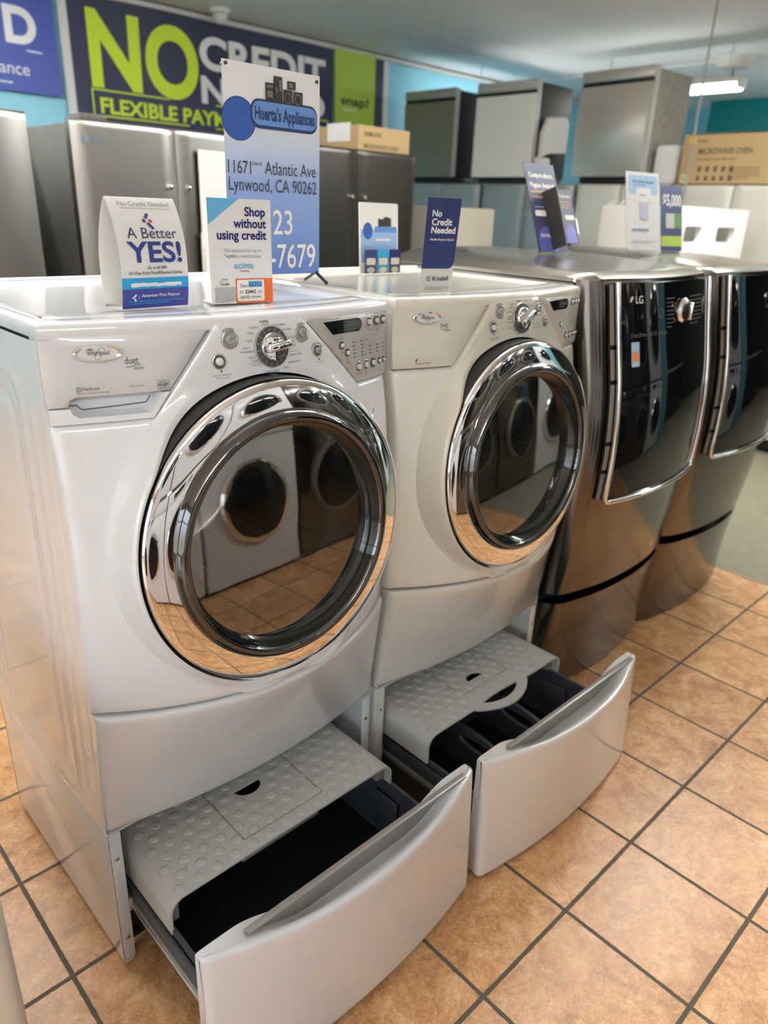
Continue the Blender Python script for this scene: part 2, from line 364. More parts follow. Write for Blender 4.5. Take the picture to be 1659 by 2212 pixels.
def panel(mb, poly, F, off, depth, m, r=.004, step=.022):
    bm = bmesh.new(); vs = [bm.verts.new((x, 0, z)) for x, z in poly]; f = bm.faces.new(vs)
    bmesh.ops.inset_region(bm, faces=[f], thickness=r*.35, use_even_offset=True)
    bmesh.ops.inset_region(bm, faces=[f], thickness=r*.65, use_even_offset=True)
    xs = [p[0] for p in poly]; zs = [p[1] for p in poly]
    k = math.ceil(min(xs)/step)
    while k*step < max(xs): bmesh.ops.bisect_plane(bm, geom=bm.verts[:]+bm.edges[:]+bm.faces[:], plane_co=(k*step, 0, 0), plane_no=(1, 0, 0)); k += 1
    k = math.ceil(min(zs)/step)
    while k*step < max(zs): bmesh.ops.bisect_plane(bm, geom=bm.verts[:]+bm.edges[:]+bm.faces[:], plane_co=(0, 0, k*step), plane_no=(0, 0, 1)); k += 1
    def seg(p):
        best = 9
        for i in range(len(poly)):
            a = Vector(poly[i]); c = Vector(poly[(i+1) % len(poly)]); e = c-a; q = Vector((p.x, p.z))
            t = max(0, min(1, (q-a).dot(e)/e.length_squared)); best = min(best, (q-a-e*t).length)
        return best
    eb = [e for e in bm.edges if len(e.link_faces) == 1]
    g = bmesh.ops.extrude_edge_only(bm, edges=eb)
    back = {v for v in g['geom'] if isinstance(v, bmesh.types.BMVert)}
    for v in bm.verts:
        y = F(v.co.x, v.co.z)
        if v in back: v.co.y = y+depth
        else:
            e = min(r, seg(v.co)); v.co.y = y-off+(r-math.sqrt(max(0, r*r-(r-e)**2)))
    bm.verts.index_update(); bmesh.ops.recalc_face_normals(bm, faces=bm.faces[:])
    mb.add([v.co.copy() for v in bm.verts], [[v.index for v in f.verts] for f in bm.faces], m); bm.free()

def button(par, F, x, z, r, off, ring=M_dgrey, cap=M_btn, k=.6, sym=None):
    n = nrm(F, x, z); o = Vector((x, F(x, z)-off, z)); b = MB(); U = (0, 0, 1)
    b.lathe([(r*1.12, .0), (r*1.1, .0012), (r*.98, .0016), (r*.9, .0006)], M_steel if r > .009 else ring, o, n, 28, U)
    b.lathe([(r, .0012), (r*.92, .0008), (r*k*1.02, .0002)], ring, o, n, 28, U)
    b.lathe([(r*k, .0), (r*k, .003), (r*k*.93, .0042), (r*k*.6, .0048), (.0001, .0050)], cap, o, n, 28, U)
    if sym:
        P = lambda a, c, d: o+n*(.0052+d)+Vector((a, 0, c))
        if sym == 'power':
            b.plate([(r*.28*math.cos(t), r*.28*math.sin(t)) for t in lin(2.1, 7.3, 20)]+[(r*.21*math.cos(t), r*.21*math.sin(t)) for t in lin(7.3, 2.1, 20)], P, M_ink2)
            b.plate([(-r*.04, r*.02), (r*.04, r*.02), (r*.04, r*.33), (-r*.04, r*.33)], P, M_ink2)
        else:
            b.plate(rrect(-r*.25, r*.25, -r*.25, r*.25, r*.08), P, M_ink2, [rrect(-r*.18, r*.18, -r*.18, r*.18, r*.04)])
    return b.build('button', par)

def laundry_machine(kind, loc, label):
    washer = kind == 'washer'
    t = thing('washing_machine' if washer else 'clothes_dryer', label, 'washing machine' if washer else 'clothes dryer', loc)
    Mw, Mf, Mp, Ms = (M_white, M_wfasc, M_wpanel, M_silver) if washer else (M_cream, M_cfasc, M_cpanel, M_csilver)
    # cabinet: sides with stamped ribs, back and bottom, open at the front
    b = MB()
    def rib(y, z):
        d = 0.
        for y0, y1, z0, z1, r, w, h in ((.105, .53, .395, 1.235, .05, .008, .0035), (.150, .485, .44, 1.19, .04, .008, -.0035)):
            qx, qz = abs(y-(y0+y1)/2)-(y1-y0)/2+r, abs(z-(z0+z1)/2)-(z1-z0)/2+r
            s_ = math.hypot(max(qx, 0), max(qz, 0))+min(max(qx, qz), 0)-r
            d += h*math.exp(-(s_/w)**2)
        if .43 < z < 1.2: d += .003*math.exp(-((y-.06)/.005)**2)*sm((z-.43)/.02)*sm((1.2-z)/.02)
        return d
    ys, zs = lin(.0, .60, 76), lin(H0, 1.2955, 96)
    b.grid(lambda y, z: (-rib(y, z)+.002*math.exp(-y/.004), y, z), ys, zs, Mw)
    b.add([(WD, 0, H0), (WD, .6, H0), (WD, .6, 1.303), (WD, 0, 1.303), (0, .6, H0), (0, .6, 1.303), (0, 0, H0)], [[0, 1, 2, 3], [1, 4, 5, 2], [6, 4, 1, 0]], Mw)
    b.box(.003, WD-.003, .012, .597, 1.285, 1.303, M_black)
    b.build('cabinet', t)
    # lid
    b = MB()
    def lidring(e, z, ef=None):
        ef = e if ef is None else ef; P = []
        x0, x1 = e, WD-e
        for x in lin(x0, x1, 25): P.append((x, Fw(x, 1.315)-.006+ef, z))
        for y in lin(.05, .60-e, 12): P.append((x1, y, z))
        for x in lin(x1, x0, 25)[1:]: P.append((x, .60-e, z))
        for y in lin(.60-e, .05, 12)[1:]: P.append((x0, y, z))
        return P
    b.loft([lidring(*a) for a in ((.001, 1.300), (.0, 1.306), (.0005, 1.312), (.0025, 1.317), (.006, 1.3205), (.011, 1.322), (.020, 1.3225, .040), (.022, 1.3215, .044), (.024, 1.3225, .048), (.030, 1.3225, .090), (.036, 1.321, .098), (.046, 1.3155, .112), (.056, 1.3145, .125))], Mw, True, False)
    b.add(lidring(.056, 1.3145, .125), [list(range(len(lidring(0, 0))))], Mw)
    b.tube([(.012, .59, 1.322), (WD-.012, .59, 1.322)], .007, Mw)
    for s0, s1 in ((.262, .235), (.440, .472)): b.box(-.0007, .0007, 0, .05, 1.3222, 1.3228, M_grey, X=Matrix.Translation((s0, Fw(s0, 1.315)+.006, 0)) @ Matrix.Rotation(math.atan2(s0-s1, .05), 4, 'Z'))
    b.build('top_lid', t, ang=50)
    # main front: polar mesh round the door opening
    b = MB(); NA = 144
    x0, x1, z0, z1 = .0008, WD-.0008, ZS+.002, 1.1735
    def rect_at(th, e):
        c, s_ = math.cos(th), math.sin(th); k = 9
        if c > 1e-6: k = min(k, (x1-e-DC.x)/c)
        if c < -1e-6: k = min(k, (x0+e-DC.x)/c)
        if s_ > 1e-6: k = min(k, (z1-e-DC.z)/s_)
        if s_ < -1e-6: k = min(k, (z0+e-DC.z)/s_)
        return k
    angs = sorted([2*PI*i/NA for i in range(NA)]+[math.atan2(zz-DC.z, xx-DC.x) % (2*PI) for xx in (x0, x1) for zz in (z0, z1)])
    R = []
    for kind_, q in (('c', .268), ('m', .25), ('m', .5), ('m', .75), ('e', .030), ('e', .018), ('e', .010), ('e', .004), ('e', .001), ('e', 0), ('b', 0)):
        ring = []
        for th in angs:
            out = rect_at(th, 0); rin = min(.268, out-.002)
            if kind_ == 'c': r_ = rin
            elif kind_ == 'm': r_ = rin+(max(rin, rect_at(th, .03))-rin)*q
            else: r_ = max(rin, rect_at(th, q if kind_ == 'e' else 0))
            x, z = DC.x+r_*math.cos(th), DC.z+r_*math.sin(th)
            e = min(x-x0, x1-x, z-z0, z1-z); rb = .011; y = Fw(x, z)
            if e < rb: y += (rb-math.sqrt(max(0, rb*rb-(rb-e)**2)))
            if kind_ == 'b': y = max(y+.01, .004)
            ring.append((x, y, z))
        R.append(ring)
    b.loft(R, Mw, True, False)
    panel(b, [(.002, 1.309), (.26, 1.309), (.15, 1.172), (.002, 1.172)], Fw, -.026, .03, Mw); b.build('front_panel', t, ang=45)
    # toe panel
    b = MB(); b_rows = []
    zz = [.3672, .3678, .371, .377, .388]+lin(.41, ZS-.03, 12)+[ZS-.016, ZS-.007, ZS-.0035, ZS-.002]
    xx = [.0012, .003, .008, .016, .030]+lin(.05, WD-.05, 30)+[WD-.03, WD-.016, WD-.008, WD-.003, WD-.0012]
    def toe(x, z):
        e = min(x-.0012, WD-.0012-x, z-.3672, ZS-.002-z); rb = .011; y = Ft(x, z)
        return (x, y+(rb-math.sqrt(max(0, rb*rb-(rb-min(rb, max(0, e)))**2))), z)
    b.grid(toe, xx, zz, Mw)
    bd = [toe(x, zz[0]) for x in xx]+[toe(xx[-1], z) for z in zz[1:]]+[toe(x, zz[-1]) for x in xx[::-1][1:]]+[toe(xx[0], z) for z in zz[::-1][1:-1]]
    b.loft([bd, [(p[0], max(.003, p[1]+.02), p[2]) for p in bd]], Mw, True, False); b.build('toe_panel', t, ang=50)
    # fascia: teardrop plate with the ring round the door
    def bound(th):
        c, s_ = math.cos(th), math.sin(th)
        best = .299+.004*sm((-s_-.05)/.7)
        k = min(best, (DC.z-(ZS+.003))/(-s_)) if s_ < -.5 else best
        if s_ > .25:    # straight flanks up to the console top
            for (ax, az), (bx, bz) in (((.262, 1.3095), (.1452, 1.174)), ((.4375, 1.3095), (.5775, 1.1715))):
                ex, ez = bx-ax, bz-az; den = c*ez-s_*ex
                if abs(den) > 1e-6:
                    r_ = ((ax-DC.x)*ez-(az-DC.z)*ex)/den
                    if r_ > 0 and 1.12 < DC.z+r_*s_ < 1.5 and abs(DC.x+r_*c-ax) < .3 and (c < 0) == (ax < DC.x or r_*c < 0): k = max(k, r_) if abs(r_) < .48 else k
            top = (1.3105-DC.z)/s_; xt = DC.x+top*c
            if .262 <= xt <= .4375: k = top
        return k
    an2 = sorted([2*PI*i/180 for i in range(180)]+[math.atan2(1.3105-DC.z, xx_-DC.x) for xx_ in (.2615, .262, .4375, .438)])
    bb = [bound(a) for a in an2]
    def yfas(x, z, r_, B):
        pl = DC.y+(z-DC.z)*math.tan(DT); f_ = Fw(x, z)-.0065; w = min(B, .299); k = sm(((z-DC.z)/r_-.52)/.42)
        return pl+(f_-pl)*max(k, sm((r_-.2835)/max(.004, w-.2835)))
    R = []
    for q in ('i', 'l', 0., .06, .2, .4, .6, .8, 'e', 'E', 'B'):
        ring = []
        for a, B in zip(an2, bb):
            r_ = {'i': .2785, 'l': .2800, 'e': B-.004, 'E': B-.001, 'B': B}.get(q) if isinstance(q, str) else .2825+(B-.004-.2825)*q
            x, z = DC.x+r_*math.cos(a), DC.z+r_*math.sin(a); y = yfas(x, z, r_, B)
            if q == 'i': y += .03
            if q == 'E': y += .0012
            if q == 'B': y = min(Fw(x, z)+.004, y+.008) if z < 1.175 else y+.03
            ring.append((x, y, z))
        R.append(ring)
    b = MB(); b.loft(R, Mf, True, False)
    mp = onfw(.0065)
    def fm(x, z, d):
        r_ = math.hypot(x-DC.x, z-DC.z); a = math.atan2(z-DC.z, x-DC.x)
        return Vector((x, yfas(x, z, r_, bound(a))-d, z))
    T = lambda s_, x0_, z0_, x1_, z1_, bold=0., m=M_ink2, rot=0.: b.text(s_, (x0_, z0_, x1_, z1_), fm, m, bold, .0005, rot)
    def arc_text(s_, cx, cz, r_, a0, a1, h):
        vs, fs = text2d(s_, .01); xs = [p[0] for p in vs]; xa, xb = min(xs), max(xs); ym = max(p[1] for p in vs)
        P = []
        for x, y in vs:
            a = math.radians(a0+(a1-a0)*(x-xa)/(xb-xa)); q = r_+y/ym*h if a1 < a0 else r_+h-y/ym*h
            P.append(fm(cx+q*math.cos(a), cz+q*math.sin(a), .0005))
        b.add(P, fs, M_ink)
    if washer:
        dx = .0
        for s_, x_, z_, w_, h_, bo in (('NORMAL', .344, 1.3062, .0196, .0036, .03), ('CASUAL', .3467, 1.3012, .0167, .0036, 0), ('DELICATE', .3232, 1.2976, .019, .0036, 0), ('ACTIVE WEAR', .3684, 1.2985, .0279, .0036, 0), ('BULKY ITEMS', .3821, 1.290, .0266, .0036, 0), ('WOOL', .318, 1.2892, .0132, .0036, 0), ('SILK', .316, 1.277, .0099, .0036, 0), ('HAND', .3062, 1.266, .0126, .0036, 0), ('WASHABLES', .3002, 1.2600, .0267, .0036, 0), ('QUICK', .315, 1.2500, .0141, .0036, 0), ('WASH', .321, 1.2440, .013, .0036, 0), ('WASH CYCLES', .3199, 1.2380, .0174, .0022, 0), ('CLEAN WASHER', .3422, 1.2238, .0328, .0036, 0), ('with', .3512, 1.2200, .005, .0025, 0), ('affresh', .3572, 1.2180, .0127, .0034, .04), ('SOAK', .3845, 1.2270, .0116, .0036, 0), ('RINSE / SPIN', .3958, 1.2345, .0252, .0036, 0), ('DRAIN / SPIN', .4003, 1.2465, .0264, .0036, 0), ('HEAVY DUTY', .3941, 1.2765, .0255, .0036, 0), ('WHITEST', .3995, 1.2690, .0155, .0036, 0), ('WHITES', .4005, 1.2625, .0158, .0036, 0)):
            T(s_, x_, z_, x_+w_, z_+h_, bo)
        for xa, xb, z_ in ((.3131, .341, 1.2424), (.398, .425, 1.254)): b.add([fm(x, z, .0005) for x, z in ((xa, z_), (xb, z_), (xb, z_+.0005), (xa, z_+.0005))], [[0, 1, 2, 3]], M_ink2)
        T('Door Locked', .4627, 1.2280, .4795, 1.2308)
    else:
        dx = .0131
        for s_, x_, z_, w_, h_, bo in (('NORMAL', .344, 1.303, .0186, .0036, .03), ('JEANS', .370, 1.3005, .012, .0036, 0), ('BULKY ITEMS', .3852, 1.290, .0258, .0036, 0), ('TOWELS', .318, 1.2975, .017, .003, 0), ('CASUAL', .3152, 1.2895, .016, .0036, 0), ('DELICATE', .307, 1.2800, .0197, .0036, 0), ('SUPER', .3122, 1.2705, .0136, .0036, 0), ('DELICATE', .3086, 1.2652, .0193, .0036, 0), ('SENSOR CYCLES', .306, 1.2572, .02, .0025, 0), ('MANUAL CYCLES', .313, 1.2475, .019, .0025, 0), ('TIMED DRY', .3268, 1.2385, .025, .0036, 0), ('QUICK DRY', .3418, 1.2308, .0238, .0036, 0), ('HEAVY DUTY', .397, 1.275, .024, .0036, 0), ('WHITES', .4025, 1.2645, .0145, .0036, 0), ('STEAM', .404, 1.2575, .0135, .0028, 0), ('QUICK REFRESH', .4062, 1.248, .0300, .0034, 0), ('ENHANCED TOUCH UP', .4062, 1.240, .0370, .0034, 0)):
            T(s_, x_, z_, x_+w_, z_+h_, bo)
        for xa, xb, z_ in ((.302, .331, 1.2610), (.312, .338, 1.2455)): b.add([fm(x, z, .0005) for x, z in ((xa, z_), (xb, z_), (xb, z_+.0005), (xa, z_+.0005))], [[0, 1, 2, 3]], M_ink2)
        arc_text('Drum Light', .2592, 1.2513, .0135, 150, 35, .0032)
    arc_text('POWER', .2832, 1.2840, .0150, 128, 52, .0036)
    arc_text('START', .4324, 1.2834, .0142, 122, 55, .0034); arc_text('Press and Hold', .4324, 1.2834, .0142, -150, -35, .003)
    arc_text('PAUSE / CANCEL', .4656, 1.2495, .0118, 165, 15, .0034)
    T('Controls Lock/Unlock', .2461, 1.2280, .2796, 1.2310); T('Hold for 3 Seconds', .2514, 1.2238, .2761, 1.2262)
    for x, z in ((.2622, 1.2356), (.4692, 1.2339)): b.add([fm(x+.0016*math.cos(k*PI/6), z+.0016*math.sin(k*PI/6), .0006) for k in range(12)], [list(range(12))], M_led)
    b.build('fascia', t, ang=45)
    FF = lambda x, z: fm(x, z, 0).y
    button(t, FF, .2832, 1.2840, .0135, .0016, M_grey, M_btn2, .62, 'power'); button(t, FF, .2592, 1.2513, .0110, .0016, M_dgrey, M_btn, .62)
    button(t, FF, .4324, 1.2834, .0125, .0016, M_grey, M_btn2, .62, 'start'); button(t, FF, .4656, 1.2495, .0095, .0016, M_dgrey, M_btn2, .66, 'start')
    # dial
    o = fm(.3635, 1.2663, .002); n = nrm(FF, .3635, 1.2663); side = Vector((0, 0, 1)).cross(n).normalized(); vert = n.cross(side)
    b = MB(); b.lathe([(.0350, .0), (.0345, .0014), (.0335, .0016)], M_steel, o, n, 48); b.lathe([(.0335, .0014), (.0240, .0030), (.0005, .0030)], M_dgrey, o, n, 48)
    for k in range(16):
        a = 2*PI*k/16+.15; p = o+n*.0032+(side*math.cos(a)+vert*math.sin(a))*.0295; d_ = side*math.cos(a)+vert*math.sin(a); q = n.cross(d_)
        b.add([p+d_*.0034+q*.0003, p+d_*.0034-q*.0003, p-d_*.0034-q*.0003, p-d_*.0034+q*.0003], [[0, 1, 2, 3]], M_btn)
    D_ = b.build('dial', t)
    b = MB(); b.lathe([(.0250, .0028), (.0248, .0060), (.0232, .0092), (.0180, .0104), (.0003, .0106)], M_chrome, o, n, 48)
    ga = math.radians(8 if washer else 30); gd = side*math.cos(ga)+vert*math.sin(ga); gp = n.cross(gd)
    X = Matrix(((gd.x, gp.x, n.x, o.x), (gd.y, gp.y, n.y, o.y), (gd.z, gp.z, n.z, o.z), (0, 0, 0, 1)))
    b.box(-.0235, .0240, -.0062, .0062, .006, .0260, M_chrome, .003, 3, X); b.build('dial_grip', D_)
    # left console panel
    b = MB(); mp = onfw(.0065)
    if washer:
        panel(b, [(.0006, 1.3105), (.2585, 1.3105), (.1755, 1.2135), (.041, 1.2135), (.0315, 1.209), (.0275, 1.1995), (.0006, 1.1985)], Fw, .0065, .03, Mp, .007)
        b.text('duet', (.1111, 1.2590, .1315, 1.2695), mp, M_ink, .0); b.text('steam', (.1230, 1.2502, .1382, 1.2545), mp, M_ink2)
        b.tube([mp(.1115+q*.023, 1.2560+.0014*math.sin(q*5+3.6), .0002) for q in lin(0, 1, 9)], .0005, M_ink, 4)
        b.text('FanFresh', (.0492, 1.2245, .0714, 1.2285), mp, M_ink2, .01); b.text('Dynamic Venting Technology', (.0400, 1.2194, .0842, 1.2218), mp, M_ink2, .01)
        for k in range(3):
            a = k*2.094; b.tube([mp(.0437+.0018*math.cos(a)+.0019*math.cos(q), 1.2262+.0018*math.sin(a)+.0019*math.sin(q), .0002) for q in lin(a-2.2, a+2.6, 12)], .0004, M_ink2, 4)
        b.text('4.5 cu. ft.', (.1125, 1.2246, .1345, 1.2278), mp, M_ink2)
        b.plate([(.1545, 1.2165), (.1733, 1.2165), (.1733, 1.2315), (.1545, 1.2315)], mp, M_ink2, [[(.1550, 1.2170), (.1728, 1.2170), (.1728, 1.2310), (.1550, 1.2310)]], .0004)
        b.tube([mp(.1639+.0078*math.cos(q), 1.2225+.0068*math.sin(q), .0002) for q in lin(.05, 3.1, 14)], .00035, M_ink2, 4)
        b.text('energy', (.1565, 1.2222, .1680, 1.2262), mp, M_ink2, .02)
        b.plate([(.1690+(.0030 if k % 2 == 0 else .0012)*math.sin(k*PI/5), 1.2250+(.0030 if k % 2 == 0 else .0012)*math.cos(k*PI/5)) for k in range(10)], mp, M_ink2, [], .0004)
        b.text('ENERGY STAR', (.1556, 1.2178, .1722, 1.2200), mp, M_ink2, .02)
        b.build('dispenser_drawer', t, ang=50)
        b = MB(); panel(b, [(.0006, 1.1972), (.0290, 1.1972), (.0318, 1.1885), (.0400, 1.1830), (.1415, 1.1830), (.1635, 1.2118), (.1745, 1.2118), (.1440, 1.1745), (.0006, 1.1745)], Fw, .0065, .03, Mw, .003)
        b.add([(x, Fw(x, 1.19)+yy, z) for x, yy, z in ((.03, .030, 1.186), (.165, .030, 1.186), (.165, .002, 1.182), (.03, .002, 1.182))], [[0, 1, 2, 3]], Mw)
        b.tube([(x, Fw(x, 1.196)+.014, z) for x, z in ((.034, 1.199), (.044, 1.199), (.048, 1.1935), (.052, 1.1915), (.10, 1.1935), (.143, 1.1955), (.150, 1.206))], .0009, M_ink, 6)
        b.build('drawer_pull', t, ang=50)
    else:
        panel(b, [(.0006, 1.3105), (.2585, 1.3105), (.144, 1.1765), (.0006, 1.1765)], Fw, .0065, .03, Mp, .007)
        b.text('duet', (.1085, 1.2600, .1270, 1.2700), mp, M_ink, .0); b.text('steam', (.1195, 1.2515, .1345, 1.2558), mp, M_ink2)
        b.tube([mp(.109+q*.021, 1.2570+.0014*math.sin(q*5+3.6), .0002) for q in lin(0, 1, 9)], .0005, M_ink, 4)
        b.text('Resource Saver', (.0475, 1.1862, .0845, 1.1892), mp, M_ink2, .01)
        M_leaf = mat('leaf_blue_print', (.03, .12, .20), .5)
        b.plate([(.0470, 1.1895), (.0500, 1.1915), (.0535, 1.1990), (.0490, 1.1965), (.0468, 1.1930)], mp, M_leaf, [], .0005)
        b.build('console_panel', t, ang=50)
    # badge
    cx, cz = (.0743, 1.2778) if washer else (.0733, 1.2810)
    b = MB(); rx, rz = .0348, .0126
    for a0, a1, d0, d1 in ((1., 1., 0, .003), (1., .93, .003, .0055), (.93, .80, .0055, .0042)):
        b.loft([[mp(cx+rx*a0*math.cos(q), cz+rz*a0*math.sin(q), d0) for q in lin(0, 2*PI, 49)[:-1]], [mp(cx+rx*a1*math.cos(q), cz+rz*a1*math.sin(q), d1) for q in lin(0, 2*PI, 49)[:-1]]], M_chrome, True, False)
    b.plate(ell(cx, cz, rx*.8, rz*.8), mp, M_btn, [], .0043)
    b.text('Whirlpool', (cx-.0155, cz-.0022, cx+.0155, cz+.0044), mp, M_ink, .01, .0047)
    b.plate(ell(cx-.011, cz+.0060, .0040, .0010, 16), mp, M_ink, [], .0047)
    b.tube([mp(cx+.002+.0095*math.cos(q)*.6+.0045*math.sin(q), cz-.0005+.0085*math.sin(q), .0047) for q in lin(.4, 5.9, 28)], .0003, M_ink2, 4)
    b.build('badge', t)
    # right control panel
    b = MB(); panel(b, [(.4405, 1.3105), (.6854, 1.3105), (.6854, 1.1755), (.5775, 1.1755)], Fw, .0068, .03, Ms, .006)
    b.text('Estimated Time Remaining', (.4869, 1.2993, .5296, 1.3020), mp, M_ink2, 0, .0009)
    if washer:
        for s_, x_, z_, w_ in (('Deep Clean', .6105, 1.3005, .0185), ('Dis Dispense', .635, 1.3003, .020), ('NightQuiet', .660, 1.3003, .0165), ('OPTIONS', .6425, 1.2670, .0125), ('STEAM', .617, 1.2690, .012), ('Delay Wash', .5213, 1.2612, .0193), ('FanFresh', .5425, 1.2160, .0141), ('Water Temp', .5745, 1.1900, .017), ('Spin', .604, 1.1900, .0075), ('Speed', .603, 1.1850, .0095), ('Soil', .630, 1.1900, .0065), ('Level', .6285, 1.1850, .009), ('Cycle', .652, 1.1900, .009), ('Signal', .652, 1.1855, .010), ('Dryer', .677-.002, 1.1915, .008)):
            b.text(s_, (x_, z_, x_+w_, z_+.0028), mp, M_ink2, 0, .0009)
        cols = [(.5673, 5, ('Sanitize', 'Hot', 'Warm', 'Warm', 'Cold')), (.593, 5, ('Extra High', 'High', 'Medium', 'Low', 'No Spin')), (.6207, 3, ('Heavy', 'Normal', 'Light')), (.6468, 3, ('Loud', 'Soft', 'Off')), (.6690, 3, ('Max', 'Fan', 'Extra'))]
        for ci, (x_, n_, words) in enumerate(cols):
            for k in range(n_):
                z_ = (1.2526 if n_ == 5 else 1.2393)-.0070*k; xk = x_+.0006*k
                b.add([mp(xk+.0017*math.cos(q*PI/6), z_+.0017*math.sin(q*PI/6), .0009) for q in range(12)], [list(range(12))], M_led)
                L_ = len(words[k])*.00155; b.text(words[k], (xk+.0035, z_-.001, min(.679, xk+.0035+L_), z_+.0016), mp, M_ink2, 0, .0009)
        for x_, z_ in ((.5332, 1.2384), (.5477, 1.223)): b.add([mp(x_+.0014*math.cos(q*PI/6), z_+.0014*math.sin(q*PI/6), .0009) for q in range(12)], [list(range(12))], M_led)
    else:
        for ci, (x_, n_) in enumerate(((.566, 4), (.600, 3), (.620, 3), (.640, 3), (.660, 3))):
            for k in range(n_): b.text(('More', 'Very', 'Dry', 'Low')[k], (x_, 1.2480-.0080*k, x_+.0085, 1.2507-.0080*k), mp, M_ink2, 0, .0009)
        for x_ in (.591, .618, .645, .668): b.text('Temp', (x_-.005, 1.1890, x_+.005, 1.1915), mp, M_ink2, 0, .0009)
    cpn = b.build('control_panel', t, ang=50)
    b = MB(); dp = [(.4868, 1.2962)]+[(.5820+.0140*math.cos(a), 1.2845+.0122*math.sin(a)) for a in lin(1.57, -1.57, 12)]+[(.5095, 1.2725)]
    b.slab(dp, mp, M_disp, .0005, .0016)
    b.fine((.540, 1.277, .590, 1.294), mp, M_dispt, 4, .0018, 5, .4)
    b.tube([mp(x_, 1.2858, .0018) for x_ in lin(.541, .587, 6)], .0003, M_dispt, 4)
    b.build('display', cpn)
    if washer: bl = [(.6208, 1.2857, .0092), (.6452, 1.2860, .0085), (.6680, 1.2860, .0082), (.5327, 1.2508, .0068), (.548, 1.2355, .0068), (.5815, 1.2050, .0092), (.6071, 1.2051, .0092), (.6318, 1.2055, .0088), (.6560, 1.2057, .0062), (.6730, 1.2058, .0056)]
    else: bl = [(.625, 1.2858, .0080), (.648, 1.2855, .0078), (.668, 1.2855, .0070), (.5535, 1.236, .0064), (.592, 1.2050, .0082), (.6175, 1.2048, .0080), (.640, 1.2050, .0062), (.657, 1.2050, .0058), (.671, 1.2050, .0052)]
    for x_, z_, r_ in bl: button(t, Fw, x_, z_, r_, .0070)
    # door
    b = MB(); b.lathe([(.2775, -.062), (.2790, -.030), (.2790, -.006), (.2770, -.004), (.2755, -.016), (.2600, -.022)], M_rubber, DC, DN, 96); b.build('door_gasket', t)
    b = MB(); b.lathe([(.2620, -.020), (.2740, -.012), (.2758, -.003), (.2752, .002), (.2742, .0046), (.2720, .0062), (.264, .0082), (.254, .0103), (.244, .0121), (.2330, .0136), (.2250, .0140)], M_chrome, DC, DN, 128)
    door = b.build('door', t, ang=60)
    b = MB(); b.lathe([(.2285, .0120), (.2280, .0175), (.2262, .0235), (.2235, .0285), (.2205, .0318), (.2165, .0336), (.2120, .0335), (.2080, .0312), (.2055, .0280), (.2045, .0240)], M_dchrome, DC, DN, 128); b.build('inner_ring', door, ang=60)
    b = MB(); b.lathe([(.2050, .0260), (.2030, .0160), (.1990, .0060), (.1930, -.0050), (.1890, -.0090)], M_bowl, DC, DN, 96)
    b.lathe([(.1890, -.0090), (.1840, -.0300), (.170, -.060), (.155, -.07)], M_black, DC, DN, 64); b.build('door_bowl', door, ang=60)
    b = MB(); b.lathe([(.1955, -.0010), (.12, .0012), (.06, .0022), (.0005, .0025)], M_glass, DC, DN, 96); b.build('glass', door, ang=80)
    b = MB(); ax = Vector((0, -1, 0)); oc = Vector((.343, 0, .944))
    b.lathe([(.262, .075), (.20, .03), (.215, .0), (.235, -.02), (.238, -.36), (.22, -.38), (.02, -.40), (.0005, -.40)], M_drum, oc, ax, 64)
    for k in range(3):
        a = k*2.094+.5; d_ = Vector((math.cos(a), 0, math.sin(a))); s_ = Vector((-math.sin(a), 0, math.cos(a)))
        b.loft([[oc+ax*h+d_*.238+s_*.04, oc+ax*h+d_*.185+s_*.008, oc+ax*h+d_*.185-s_*.008, oc+ax*h+d_*.238-s_*.04] for h in (-.03, -.33)], M_btn2)
    b.build('drum', t, ang=60)
    return t

XD = .709
laundry_machine('washer', (0, 0, 0), 'white front-load washing machine nearest the camera, big chrome porthole door')
laundry_machine('dryer', (XD, 0, .002), 'cream white front-load dryer between the white washer and the dark steel machines')

